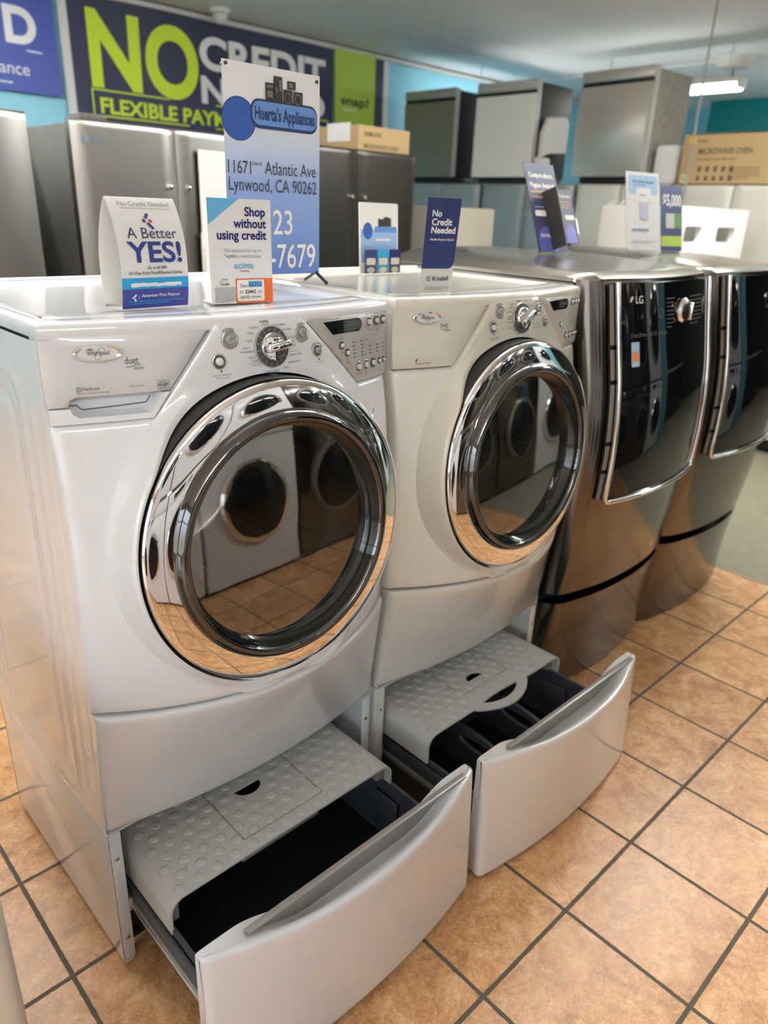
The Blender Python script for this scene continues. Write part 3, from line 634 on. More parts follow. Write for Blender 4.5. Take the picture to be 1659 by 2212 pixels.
# ------------------------------------------------------------------ pedestals with pulled-out drawers
def pedestal(loc, label, kind, dz=0., dx=0.):
    t = thing('laundry_pedestal', label, 'pedestal', loc); first = kind == 1
    Mw = M_white if first else M_white2; PH = .363
    b = MB()
    for s_ in (0, 1):
        xa = 0 if s_ == 0 else WD-.005; b.box(xa, xa+.005, 0, .6, .018, PH, Mw, .002)
        xf = 0 if s_ == 0 else WD-.027; b.box(xf, xf+.027, 0, .003, .018, PH-.004, Mw, .0012)
        b.add([(xf if s_ == 0 else xf+.027, 0, .018), (xf+(.027 if s_ == 0 else 0), 0, .018), (xf+(.020 if s_ == 0 else .007), .004, .002), (xf if s_ == 0 else xf+.027, .004, .002)], [[0, 1, 2, 3]], Mw)
        xr = .03 if s_ == 0 else WD-.045; b.box(xr, xr+.015, .01, .58, .13, .165, M_steel, .002)
    b.box(.0, WD, .0, .6, PH-.003, PH, Mw, .001); b.box(0, WD, .594, .6, .018, PH, Mw); b.box(.027, WD-.027, .02, .035, .02, .04, M_steel, .002)
    b.box(.005, WD-.005, .30, .305, .02, PH-.003, M_black)
    b.build('cabinet', t)
    for x in (.05, WD-.05):
        for y in (.06, .54):
            b = MB(); b.lathe([(.0005, 0), (.018, 0), (.018, .006), (.007, .008), (.007, .02)], M_black, (x, y, 0), n=16); b.build('foot', t)
    for x in (.0145, WD-.0145):
        for z in (.296, .078):
            b = MB(); b.lathe([(.0048, .0), (.0046, .0015), (.003, .0026), (.0003, .0028)], M_steel, (x, -.0002, z), (0, -1, 0), 16); b.box(x-.003, x+.003, -.0033, -.0028, z-.0006, z+.0006, M_dgrey); b.build('screw', t)
    # drawer
    ZT = .360
    def fd(x, z):
        q = (z-.025)/.335; u = (x-.343)/.339
        return -(.360-.018*q+(.036+.034*q)*(1-u*u))
    b = MB(); rings = []
    xs = [.004, .0055, .009, .014]+lin(.022, WD-.022, 41)+[WD-.014, WD-.009, WD-.0055, WD-.004]
    for i, x in enumerate(xs):
        u = (x-.343)/.339; e = min(x-.004, WD-.004-x); rb = .010; rs = rb-math.sqrt(max(0, rb*rb-(rb-min(rb, e))**2))
        bmp = sm((1-abs(u)/.80)/.55); zt = ZT-.004*bmp; zs_ = zt-.002-.040*bmp; yb = -.318; yB = -.331-.0135*sm((1-abs(u)-.03)/.22)
        P = [(x, yb, .030+rs*.3)]
        for z, dy in ((.024, .010), (.022, .005), (.0225, .002), (.026, 0), (.034, 0)): P.append((x, fd(x, z)+dy+rs, z+rs*.5))
        for z in lin(.06, zt-.03, 9): P.append((x, fd(x, z)+rs, z))
        for dz_, dy in ((.014, 0), (.006, .0006), (.0022, .0025), (.0006, .006), (0, .010)): P.append((x, fd(x, zt)+dy+rs, zt-dz_-rs*.5))
        yF = fd(x, zt)+.010
        for q in (.2, .45, .7, .9, 1.): P.append((x, yF+(yB-yF)*q, zt+(zs_-zt)*sm(q**.85)-rs*.5))
        P.append((x, yb, zs_-rs*.5))
        rings.append(P)
    b.loft(rings, Mw); D_ = b.build('drawer', t, ang=50)
    D_.location = (dx, 0, dz)
    b = MB(); b.box(.083, .648, -.3445, -.337, .300, .3655, M_strip, .0025); b.box(.086, .645, -.352, -.340, .3610, .3660, M_strip, .002); b.build('handle_strip', D_)
    # tray
    b = MB(); x0_, x1_, y0_, y1_, zb, zr = .052, WD-.052, -.330, .25, .040, .205
    cx_, cy_ = (x0_+x1_)/2, (y0_+y1_)/2
    def trr(sc_, z): return [(cx_+(x-cx_)*sc_[0], cy_+(y-cy_)*sc_[1], z) for x, y in rrect(x0_, x1_, y0_, y1_, .03)]
    b.loft([trr((.965, .96), zb), trr((1, 1), zr), trr((1.012, 1.012), zr), trr((1.012, 1.012), zr-.012)], M_slate, True, False)
    b.loft([trr((.985, .98), zr), trr((.945, .94), zb+.008)], M_slate, True, False); b.loft([trr((.985, .98), zr), trr((1, 1), zr)], M_slate, True, False)
    b.add(trr((.945, .94), zb+.008), [list(range(24))], M_tray); b.add(trr((.965, .96), zb), [list(range(24))[::-1]], M_slate)
    for k in range(7):
        y = -.30+.09*k
        for xa in (x0_+.004, x1_-.008): b.box(xa, xa+.004, y, y+.004, .10, zr-.004, M_slate, .001)
    b.box(x1_-.022, x1_-.016, -.18, -.10, .07, .175, M_slate, .002)
    b.build('tray', D_, ang=45)
    if not first:
        for xd in (.250, .440):
            pl = [(-.325, .06), (.22, .06), (.22, .15), (.05, .16)]+[(.05-.36*q_, .160+.030*math.sin(PI*q_)-.02*q_) for q_ in lin(.05, .95, 12)]+[(-.325, .135)]
            b = MB(); b.slab(pl, lambda y, z, d: Vector((xd+d, y, z)), M_slate, -.006, .006, [ell(-.15, .140, .075, .018, 24)]); b.build('divider', D_)
    for s_ in (0, 1):
        xr = .038 if s_ == 0 else WD-.049
        b = MB(); b.box(xr, xr+.011, -.330, .2, .128, .150, M_grey, .002); b.box(xr-.004, xr+.004, -.328, .18, .136, .143, M_steel, .001); b.box(xr+.002, xr+.009, -.31, .2, .150, .190, M_slate, .001)
        if s_ == 0:
            b.box(xr-.002, xr+.012, -.29, -.25, .095, .128, M_grey, .003)
            b.box(xr-.0026, xr-.0022, -.285, -.255, .100, .124, M_pap)
            for k in range(6): b.box(xr-.0030, xr-.0026, -.283+.0045*k, -.281+.0045*k+.001*(k % 2), .104, .120, M_ink)
        b.build('rail', D_)
    # step shelf
    zt = .275; x0_, x1_, y0_, y1_ = .080, .594, -.143, .20
    out = [(x0_, y1_), (x0_, y0_)]
    holes = []; hx = .338
    if first:
        out += [(x1_, y0_), (x1_, y1_)]
        hole = [(hx-.012+.034*math.cos(a), .022-.030*math.sin(a)) for a in lin(0, PI, 16)]
    else:
        out += [(.222, y0_)]+[(.225+.225*q, y0_-.004-.046*math.sin(PI*q)**.8) for q in lin(.02, .98, 25)]+[(.453, y0_), (x1_, y0_), (x1_, y1_)]
        hole = [(hx+.032*math.cos(a), -.052+.024*math.sin(a)) for a in lin(PI, 0, 14)]
        holes.append([(.262+.150*q, -.1380-.027*math.sin(PI*q)**.7) for q in lin(0, 1, 18)]+[(.262+.150*q, -.1375+.004*math.sin(PI*q)) for q in lin(.95, .05, 8)])
    holes.append(hole)
    b = MB(); mp = lambda x, y, d: Vector((x, y, zt+d)); b.slab(out, mp, M_speck, -.005, 0, holes)
    # rolled side lips
    for s_, xe in ((-1, x0_), (1, x1_)):
        zl = .195 if s_ < 0 else .212
        pr = [(xe, zt)]+[(xe+s_*.034*math.sin(a), zt-.034*(1-math.cos(a))) for a in lin(.15, PI/2, 8)]+[(xe+s_*.034, zl)]
        pi_ = [(xe, zt-.005)]+[(xe+s_*.029*math.sin(a), zt-.034+.029*math.cos(a)) for a in lin(.15, PI/2, 8)]+[(xe+s_*.029, zl)]
        cs = pr+pi_[::-1]
        R = []
        for y in [y1_, .1, .0, -.06, -.12]+lin(-.13, y0_, 3): R.append([(x, y, z) for x, z in cs])
        b.loft(R, M_speck)
        b.box(min(xe+s_*.005, xe+s_*.028), max(xe+s_*.005, xe+s_*.028), y0_+.02, y1_, zl+.004, zt-.02, M_grey, .003)
    if first: b.box(.22, .42, y0_+.02, y0_+.05, .235, zt-.004, M_grey, .003)
    # raised dots
    for j in range(8):
        for i in range(-1, 16):
            x = .078+.042*i+(.021 if j % 2 else 0); y = y0_+.018+.0285*j
            if not x0_-.006 < x < x1_+.006: continue
            bad = any(min((x-p[0])**2+(y-p[1])**2 for p in h) < .0125**2 or (min(p[0] for p in h) < x < max(p[0] for p in h) and min(p[1] for p in h) < y < max(p[1] for p in h)) for h in holes)
            if bad: continue
            if not first and j == 0 and .24 < x < .44: continue
            b.lathe([(.0112, 0), (.0106, .0012), (.0088, .0021), (.006, .0024), (.0003, .0026)], M_speck, (x, y, zt), n=16)
    st = b.build('step_shelf', t, ang=45)
    b = MB(); hy0, hy1 = (-.108, .13) if first else (-.085, .13); ha, hb = (.236, .442) if first else (.245, .438)
    pl = rrect(ha, hb, hy0, hy1, .012 if not first else .003)
    b.tube([mp(x, y, .0002) for x, y in pl], .0016, M_grey, 6, True); b.build('hatch_seam', st)
    return t
pedestal((0, 0, 0), 'white pedestal under the nearest washer, its drawer pulled out over a black tray', 1)
pedestal((XD, 0, 0), 'white pedestal under the cream dryer, open drawer below a step with a slotted handle', 2, -.012, .010)

# ------------------------------------------------------------------ dark steel machines
M_graph = brushed('graphite_steel', (.17, .155, .14), .15, 2, .05)
M_gside = mat('graphite_side', (.20, .195, .185), .35, .6)
M_glid = brushed('graphite_lid', (.42, .40, .36), .2, 0, .06)
M_gdoor = mat('black_door_glass', (.004, .004, .005), .03, 0, 0, .5)
M_hinge = mat('taupe_hinge_strip', (.26, .235, .21), .45)
M_white_ink = mat('pale_print', (.62, .62, .62), .5)
def interp(z, T_):
    for (a, va), (c, vc) in zip(T_, T_[1:]):
        if z <= c: return va+(vc-va)*sm((z-a)/(c-a))
    return T_[-1][1]
LW = .708
def Fl(x, z):
    u = (x-LW/2)/(LW/2)
    c = spl(z, [(0, .0), (.18, .006), (.36, .026), (.55, .050), (.72, .064), (.88, .069), (1.04, .058), (1.17, .036), (1.345, .004)]); a = interp(z, [(0, .045), (.36, .055), (.74, .060), (1.345, .050)])
    y = -(c+a*(1-abs(u)**2.2)); e = min(x, LW-x); rb = .045
    if e < rb: y += rb-math.sqrt(max(0, rb*rb-(rb-e)**2))
    return y
def graphite(loc, label, plabel, first):
    t = thing('washing_machine' if first else 'clothes_dryer', label, 'washing machine' if first else 'clothes dryer', loc)
    xs = [0, .002, .006, .012, .02, .03, .045]+lin(.06, LW-.06, 28)+[LW-v for v in (.045, .03, .02, .012, .006, .002, 0)]
    b = MB(); b.box(0, LW, .045, .74, .385, 1.325, M_gside, .004); b.build('cabinet', t)
    b = MB(); b.grid(lambda x, z: (x, Fl(x, z), z), xs, [.386, .392]+lin(.41, 1.31, 40)+[1.325, 1.335], M_graph)
    for z in (.386,): b.loft([[(x, Fl(x, z), z) for x in xs], [(x, .06, z) for x in xs]], M_graph, False, False)
    b.build('front_panel', t, ang=60)
    b = MB()
    def zl(x, y):
        u = (x-LW/2)/(LW/2); v = max(0, min(1, (y+.08)/.45)); dome = .030*math.sin(min(1, v)*PI/2)
        e = min(x, LW-x); return 1.338+dome*(1-abs(u)**4)+.010*sm(e/.03)
    ys = lin(0, 1, 30)
    b.grid(lambda x, q: (x, Fl(x, 1.335)+.004+(.74-Fl(x, 1.335))*q, zl(x, Fl(x, 1.335)+(.74-Fl(x, 1.335))*q)-.012*(1-sm(q/.035))), xs, ys, M_glid)
    b.grid(lambda x, q: (x, Fl(x, 1.335)+.004, 1.330+(zl(x, Fl(x, 1.335))-.012-1.330)*q), xs, [0, 1], M_glid)
    for xe in (0, LW): b.add([(xe, y, z) for y, z in [(Fl(xe, 1.335)+.004+(.74-Fl(xe, 1.335))*q, zl(xe, Fl(xe, 1.335)+(.74-Fl(xe, 1.335))*q)) for q in ys]]+[(xe, .744, 1.328), (xe, .05, 1.328)], [list(range(32))], M_glid)
    b.build('top_lid', t, ang=60)
    # door
    dx0, dx1, dz0, dz1 = .080, LW-.070, .715, 1.328
    mp = lambda x, z, d: Vector((x, Fl(x, z)-.016-d, z))
    b = MB(); b.grid(lambda x, z: mp(x, z, 0), lin(dx0, dx1, 26), [dz0, dz0+.02]+lin(dz0+.05, dz1, 30), M_gdoor)
    P = [mp(x, dz0, 0) for x in lin(dx0, dx1, 26)]+[mp(dx1, z, 0) for z in lin(dz0, dz1, 20)[1:]]+[mp(x, dz1, 0) for x in lin(dx1, dx0, 26)[1:]]+[mp(dx0, z, 0) for z in lin(dz1, dz0, 20)[1:-1]]
    b.loft([P, [(p.x, p.y+.02, p.z) for p in P]], M_gdoor, True, False)
    if first:
        b.text('LG', (.148, 1.275, .180, 1.295), mp, M_white_ink, .02); b.lathe([(.0095, .0), (.0003, .0005)], M_white_ink, mp(.131, 1.285, .0006), (0, -1, 0), 20)
        b.text('DirectDrive', (.125, 1.185, .195, 1.196), mp, M_dispt); b.text('AI DD  6Motion', (.212, 1.185, .300, 1.196), mp, M_dispt)
        b.fine((.30, 1.20, .345, 1.29), mp, M_dispt, 8, .0008, 9, .25); b.fine((.45, 1.20, .55, 1.29), mp, M_dispt, 8, .0008, 10, .25)
        b.tube([mp(.268+.010*math.cos(a), 1.245+.012*math.sin(a), .0004) for a in lin(0, 2*PI, 17)[:-1]], .001, M_dispt, 4, True)
    door = b.build('door', t, ang=60)
    if first:
        b = MB(); b.slab(rrect(.128, .162, 1.105, 1.172, .003), mp, mat('sticker_blue', (.30, .55, .72), .5), .0003, .0008)
        b.plate(rrect(.130, .160, 1.120, 1.145, .004), mp, mat('sticker_orange', (.75, .28, .12), .5), [], .001); b.fine((.131, 1.150, .159, 1.168), mp, M_pap, 3, .001); b.fine((.131, 1.107, .159, 1.117), mp, M_pap, 2, .001)
        tag(b.build('sticker', door), 'small blue and orange sticker')
    b = MB(); path = [mp(dx0-.006, z, .004) for z in lin(dz1+.004, dz0+.02, 24)]+[mp(dx0-.006+.02*(1-math.cos(a)), dz0+.014-.02*math.sin(a), .004) for a in lin(.3, PI/2, 6)]+[mp(x, dz0-.006, .004) for x in lin(dx0+.03, dx1-.03, 24)]+[mp(dx1+.006-.02*(1-math.cos(a)), dz0+.014-.02*math.sin(a), .004) for a in lin(PI/2, .3, 6)]+[mp(dx1+.006, z, .004) for z in lin(dz0+.02, dz1+.004, 24)]
    b.tube(path, .008, M_chrome, 10); b.build('chrome_frame', door, ang=80)
    k = mp(.40, 1.245, 0); b = MB(); b.lathe([(.036, .0), (.036, .004), (.030, .010), (.028, .012)], M_chrome, k, (0, -1, .05), 32); b.lathe([(.028, .011), (.026, .020), (.020, .024), (.0003, .0245)], M_black, k, (0, -1, .05), 32)
    b.box(k.x-.004, k.x+.004, k.y-.032, k.y-.010, k.z-.026, k.z+.026, M_chrome, .003); b.build('dial', door)
    b = MB()
    for za, zb in ((.72, .80), (.812, .885), (.897, 1.06), (1.072, 1.155), (1.167, 1.325)):
        b.grid(lambda x, z: (x, Fl(x, z)-.008+.0*(z-za), z), lin(.056, .072, 3), lin(za, zb, 8), M_hinge)
    b.grid(lambda x, z: (x, Fl(x, z)-.004, z), lin(.052, .074, 3), lin(.718, 1.326, 20), M_black)
    b.build('hinge_strip', t)
    # pedestal
    p = thing('laundry_pedestal', plabel, 'pedestal', loc)
    b = MB(); b.box(0, LW, .05, .74, .012, .352, M_gside, .004); b.box(.0, LW, .03, .74, .355, .383, M_black, .002); b.build('cabinet', p)
    b = MB(); b.grid(lambda x, z: (x, Fl(x, z), z), xs, [.010, .014]+lin(.03, .335, 16)+[.345, .350], M_graph)
    b.loft([[(x, Fl(x, .35), .35) for x in xs], [(x, Fl(x, .35)+.03, .352) for x in xs]], M_graph, False, False); b.build('drawer', p, ang=60)
    for x in (.06, LW-.06):
        for y in (.10, .68):
            b = MB(); b.lathe([(.0005, 0), (.02, 0), (.02, .008), (.008, .0095), (.008, .015)], M_black, (x, y, 0), n=12); b.build('foot', p)
    return t
LX1, LX2 = 1.437, 2.156
graphite((LX1, 0, 0), 'dark steel front loader with black glass door and small sticker, beside the cream dryer', 'dark steel pedestal under the machine with the sticker on its black door', True)
graphite((LX2, 0, 0), 'dark steel front loader at the far right end of the machine row', 'dark steel pedestal at the far right end of the row, on the last tiles', False)

# white machine, corner at the left edge; body lowered to let daylight past
t = thing('white_appliance', 'low white appliance whose rounded corner shows at the bottom left edge of the photo', 'freezer', (-.9127, -.25, 0))
b = MB(); b.box(0, .684, 0, .52, .02, .72, M_cream, .028, 5); b.build('cabinet', t); b = MB(); b.box(.002, .682, .002, .518, .722, .775, M_cream, .02, 4); b.build('lid', t)
for x in (.06, .62):
    for y in (.06, .46):
        b = MB(); b.lathe([(.0005, 0), (.02, 0), (.02, .008), (.008, .0095), (.008, .05)], M_black, (x, y, 0), n=12); b.build('foot', t)

# ------------------------------------------------------------------ fluorescent pendants
M_lamp = mat('lamp_diffuser', (.9, .9, .9), .5, emit=(1., .985, .94), es=LAMP)
M_house = mat('lamp_housing', (.55, .54, .50), .5)
M_fill_lamp = mat('fill_lamp_diffuser', (.9, .9, .9), .5, emit=(1., .985, .94), es=LAMP*3.2)
def lamp(loc, rz, label, L_=1.2, group=None, M_lamp=M_lamp, hw=.075):
    t = thing('pendant_light', label, 'ceiling lamp', loc, rz, group)
    b = MB(); b.box(-L_/2, L_/2, -hw, hw, .035, .075, M_house, .008); b.box(-L_/2, -L_/2+.02, -.07, .07, .0, .04, M_house, .004); b.box(L_/2-.02, L_/2, -.07, .07, .0, .04, M_house, .004); b.build('housing', t)
    b = MB(); b.box(-L_/2+.02, L_/2-.02, -.068, .068, -.012, .035, M_lamp, .012, 3); b.build('diffuser', t)
    for x in (-L_*.4, L_*.4):
        b = MB(); b.tube([(x, 0, .07), (x, 0, CEIL-loc[2])], .004, M_house, 6); b.build('chain', t)
    return t
lamp((6.05, 2.35, 2.46), PI/2, 'lit white pendant lamp hanging behind the right-hand boxed dishwasher', 1.3)
lr = lamp((.45, .62, 2.55), 0, 'fluorescent pendant lamp out of frame, mirrored in the chrome doors', 1.3, 'fluorescent lamps mirrored in the chrome', hw=.03)
for p, rz in (((-1.5, -2.7, 2.45), 0), ((5.9, -2.2, 2.45), 0)): dup(lr, p, rz)
lb = lamp((2.1, .55, 2.70), 0, 'bright fill lamp added out of frame to brighten the room', 1.3, 'added fill lamps out of frame', M_fill_lamp, .03)  # unseen fill lamps, added to brighten background, ceiling and machine fronts
for p, rz in (((4.6, -.9, 2.6), PI/2), ((-.3, -3.0, 2.55), 0), ((.45, 3.0, 2.63), 0), ((8.2, 1.0, 2.5), PI/2), ((3.5, .12, 2.62), 0), ((-.3, 2.3, 2.62), 0)): dup(lb, p, rz)
lamp((6.15, 4.0, 2.25), 0, 'fill lamp added out of sight behind the middle dishwasher to brighten the back wall', 1.2, None, M_fill_lamp)  # hidden fill lamp, added to light the back wall
t = thing('ceiling_canopy', 'round pale ceiling canopy with a hook above the pendant lamp', 'ceiling fitting', (6.77, 2.12, CEIL))
b = MB(); b.lathe([(.16, 0), (.16, -.03), (.12, -.075), (.03, -.085), (.0005, -.085)], M_house, n=32); b.build('rose', t)
b = MB(); b.tube([(0, 0, -.08), (0, 0, -.13), (.02, 0, -.15), (.0, 0, -.17), (-.02, 0, -.155)], .008, M_dgrey, 8); b.build('hook', t)
b = MB(); b.tube([(6.77, 2.2, CEIL-.012), (6.77, RY1-.05, CEIL-.012)], .011, M_trim, 8); struct('trim_2', b)
b = MB(); b.tube([(4.93, 1.475, 2.80), (4.93, 1.475, 2.1), (4.925, 1.47, 1.45)], .008, mat('grey_cord', (.28, .27, .27), .6), 8); tag(b.build('hanging_cord'), 'thin grey cord hanging from the ceiling in front of the microwave carton', 'cord')
t = thing('security_camera', 'small white dome camera at the ceiling edge above the NO CREDIT banner', 'camera', (3.10, 4.36, CEIL))
b = MB(); b.lathe([(.075, 0), (.075, -.03), (.06, -.04)], M_trim, n=24); b.build('mount', t)
b = MB(); b.lathe([(.058, -.036), (.052, -.07), (.03, -.092), (.0005, -.098)], M_trim, n=24); b.build('dome', t)

# ------------------------------------------------------------------ banners on the back wall
M_navy = mat('navy_vinyl', (.030, .034, .085), .45, bump=.6, bscale=7); M_lime = mat('lime_print', (.62, .80, .04), .5); M_bwht = mat('white_print', (.84, .85, .86), .5)
M_royal = mat('royal_blue_vinyl', (.060, .095, .40), .45); M_green = mat('green_vinyl', (.42, .58, .07), .5); M_board = mat('white_board', (.70, .71, .71), .6)
def wallp(y, wave=0.): return lambda x, z, d: Vector((x, y-d-wave*math.sin(x*5.3+z*2.1)*.6, z))
mp = wallp(4.57, .012)
def sheet(b, x0, x1, z0, z1, m, mp, d0=0., th=.004):
    xs, zs = lin(x0, x1, 26), lin(z0, z1, 10)
    b.grid(lambda x, z: mp(x, z, d0+th), xs, zs, m); b.grid(lambda x, z: mp(x, z, d0), xs, zs[::-1], m)
b = MB(); sheet(b, 1.99, 4.345, 1.95, 2.79, M_navy, mp); sheet(b, 1.985, 2.045, 1.945, 2.795, M_board, mp, .002, .005)
b.text('N', (2.171, 2.229, 2.55, 2.679), mp, M_lime, .035, .007); b.text('O', (2.586, 2.222, 3.013, 2.672), mp, M_lime, .035, .007)
b.text('CREDIT', (3.03, 2.44, 4.26, 2.655), mp, M_bwht, .035, .007); b.text('NEEDED', (3.03, 2.206, 4.25, 2.385), mp, M_bwht, .035, .007)
b.plate([(2.162, 2.025), (4.29, 2.025), (4.29, 2.198), (2.162, 2.198)], mp, M_lime, [[(2.172, 2.035), (4.28, 2.035), (4.28, 2.188), (2.172, 2.188)]], .007)
b.text('FLEXIBLE PAYMENT OPTIONS', (2.218, 2.052, 4.22, 2.150), mp, M_lime, .03, .007)
tag(b.build('banner', ang=60), 'wide navy banner reading NO CREDIT NEEDED in lime and white on the back wall', 'banner')
b = MB(); sheet(b, .55, 1.955, 2.115, 2.79, M_royal, mp); b.text('D', (1.625, 2.40, 1.825, 2.60), mp, M_bwht, .04, .007)
b.text('nance', (1.515, 2.215, 1.75, 2.262), mp, M_bwht, .0, .007); b.add([mp(x, z, .007) for x, z in ((1.2, 2.375), (1.846, 2.352), (1.846, 2.360), (1.2, 2.383))], [[0, 1, 2, 3]], M_bwht); b.fine((1.40, 2.155, 1.74, 2.180), mp, M_bwht, 1, .007, 4)
tag(b.build('banner', ang=60), 'royal blue banner with a white letter D at the top left corner', 'banner')
b = MB(); sheet(b, 4.36, 4.84, 2.19, 2.785, M_green, wallp(4.555, .008)); b.text('snap!', (4.43, 2.345, 4.765, 2.415), wallp(4.555, .008), M_ink, .02, .007); b.text('FINANCE', (4.46, 2.295, 4.62, 2.317), wallp(4.555, .008), M_bwht, .02, .007)
tag(b.build('banner', ang=60), 'narrow lime green hanging banner right of the NO CREDIT banner', 'banner')
b = MB(); sheet(b, 4.80, 4.97, 2.10, 2.785, M_navy, wallp(4.58)); sheet(b, 4.965, 5.03, 2.10, 2.785, M_board, wallp(4.58), 0, .006)
tag(b.build('banner', ang=60), 'strip of navy banner with a white border, right of the green banner', 'banner')
M_teal = mat('teal_vinyl', (.0, .20, .21), .5)
b = MB(); b.box(8.98, 9.0, 1.2, 3.30, 2.42, 2.79, M_teal, .004); tag(b.build('teal_sign'), 'dark teal sign panel high up at the right edge of the photo', 'sign')

# ------------------------------------------------------------------ refrigerators behind
M_steel1 = brushed('fridge_steel', (.42, .41, .385), .30, 2, .012); M_steel4 = mat('bright_steel', (.56, .51, .45), .30, .55); M_steel2 = brushed('dark_fridge_steel', (.085, .08, .072), .32, 2, .03); M_steel3 = brushed('grey_fridge_steel', (.40, .40, .39), .3, 2, .02, .55)
M_frcream = paint('cream_fridge', (.66, .63, .56)); M_fside = mat('fridge_side', (.11, .11, .105), .5); M_gap = mat('pale_door_gap', (.45, .45, .43), .5); M_lglogo = mat('grey_blue_logo', (.16, .22, .30), .5)
def fridge(loc, w, h, rz, label, M_, doors=2, handles=None, logo=False, depth=.72, side=None, group=None, gap=None):
    t = thing('refrigerator', label, 'refrigerator', loc, rz, group)
    b = MB(); b.box(.005, w-.005, .07, depth, .03, h-.015, side or M_fside, .006); b.box(.02, w-.02, .05, .08, .02, .10, M_black); b.build('cabinet', t)
    n = doors; dw = w/n
    for i in range(n):
        b = MB(); g = .004
        R = []
        for x in lin(i*dw+g, (i+1)*dw-g, 14):
            u = (x-w/2)/(w/2); y = .012*u*u; e = min(x-i*dw-g, (i+1)*dw-g-x); y += .012*(1-sm(e/.012))
            R.append([(x, y, .73), (x, y+.01, .72), (x, .068, .72), (x, .068, h), (x, y+.012, h), (x, y+.004, h-.003), (x, y, h-.012), (x, y, h-.03), (x, y, .75)])
        b.loft(R, M_); 
        if logo and i == 0: b.text('LG', (.085, h-.085, .135, h-.062), lambda x, z, d: Vector((x, .006-d, z)), M_lglogo, .03, .002); b.lathe([(.014, 0), (.0003, .001)], M_lglogo, (.055, .002, h-.0735), (0, -1, 0), 16)
        D_ = b.build('door', t, ang=50)
        xh = (i+1)*dw-.045 if (i == 0 and n == 2) else i*dw+.045
        if handles == 'screw':
            b = MB(); b.lathe([(.012, 0), (.012, -.012), (.009, -.03), (.0003, -.032)], M_chrome, (xh, .012, h-.235), (0, 1, 0), 14); b.build('handle_stud', D_)
        elif handles == 'bar':
            b = MB(); b.tube([(xh, .0, h-.12), (xh, -.04, h-.15), (xh, -.045, h-.45), (xh, -.04, .80), (xh, 0, .77)], .013, M_bwht, 8); b.build('handle', D_)
    b = MB()
    if gap: b.box(w/2-.004, w/2+.004, .02, .06, .72, h-.003, gap); b.build('mullion', t); b = MB()
    b.box(.004, w-.004, .0, .068, .10, .708, M_, .01); b.build('freezer_drawer', t)
    b = MB()
    if h > 1.74: b.box(.05, .16, .02, .14, h-.004, h+.022, side or M_fside, .004); b.build('hinge_cover', t)
    return t
fridge((.965, 2.115, 0), .91, 1.78, 0, 'brushed steel two-door refrigerator left of the tall blue shop sign', M_steel1, 2, 'screw', True, gap=M_gap)
fridge((2.02, 2.115, 0), .925, 1.78, 0, 'dark grey two-door refrigerator with a carton on top, right of the tall sign', M_steel2, 2, 'screw', gap=M_gap)
fridge((-.10, 1.98, 0), .90, 1.78, math.radians(6), 'dented pale steel refrigerator at the left edge of the photo', M_steel1, 1, None, True, .50)
M_olive = brushed('olive_steel', (.24, .23, .19), .4, 2, .08)
fridge((.36, 2.62, 0), .60, 1.80, 0, 'dark olive grey refrigerator set back in the gap between two steel ones', M_olive, 1, None, False, .70, M_black)
fridge((5.0, 4.27, 0), .90, 1.73, -PI/2, 'grey steel refrigerator in the right row under the olive dishwasher', M_steel3, 2, None)
fridge((5.0, 3.34, 0), .92, 1.73, -PI/2, 'grey steel refrigerator in the right row under the pale dishwasher', M_steel3, 2, 'screw')
fridge((5.0, 2.39, 0), .76, 1.73, -PI/2, 'cream refrigerator with white bar handles under the crooked steel dishwasher', M_frcream, 2, 'bar', side=M_frcream)
fridge((5.0, 1.61, 0), .88, 1.73, -PI/2, 'cream refrigerator under the left half of the microwave carton', M_frcream, 2, None, side=M_frcream)
fridge((5.0, .71, 0), .88, 1.73, -PI/2, 'cream refrigerator at the right edge of the photo', M_frcream, 2, None, side=M_frcream)
b = MB(); M_beige = mat('beige_panel', (.44, .40, .33), .6)
t = thing('upright_freezer', 'plain beige upright freezer behind the blue triangular card', 'freezer', (3.28, 2.2, 0))
b.box(0, .51, .06, .60, .02, 1.52, M_beige, .012); b.build('cabinet', t); b = MB(); b.box(0, .51, 0, .055, .08, 1.52, M_beige, .012, 3); b.build('door', t)
# paper energy label hanging on the steel refrigerator
b = MB(); mp = lambda x, z, d: Vector((x, 2.098-d, z)); b.slab([(1.515, 1.36), (1.53, 1.345), (1.70, 1.345), (1.70, 1.705), (1.515, 1.705)], mp, M_pap, 0, .003); b.fine((1.53, 1.50, 1.69, 1.69), mp, M_papc, 12, .0035, 3)
tag(b.build('paper_label'), 'white paper label hanging on the steel refrigerator behind the tall sign', 'label')
b = MB(); b.slab([(1.505, 1.155), (1.52, 1.14), (1.56, 1.14), (1.56, 1.36), (1.505, 1.36)], lambda x, z, d: Vector((x, 2.09-d, z)), M_pap, 0, .003)
vs_, fs_ = text2d('IMPORTANT: TO', .0)
b.add([Vector((1.522+.014*(-y), 2.086, 1.16+.018*x)) for x, y in vs_], fs_, M_ink2); tag(b.build('paper_tag'), 'narrow white tag reading IMPORTANT beside the blue-cornered card', 'tag')

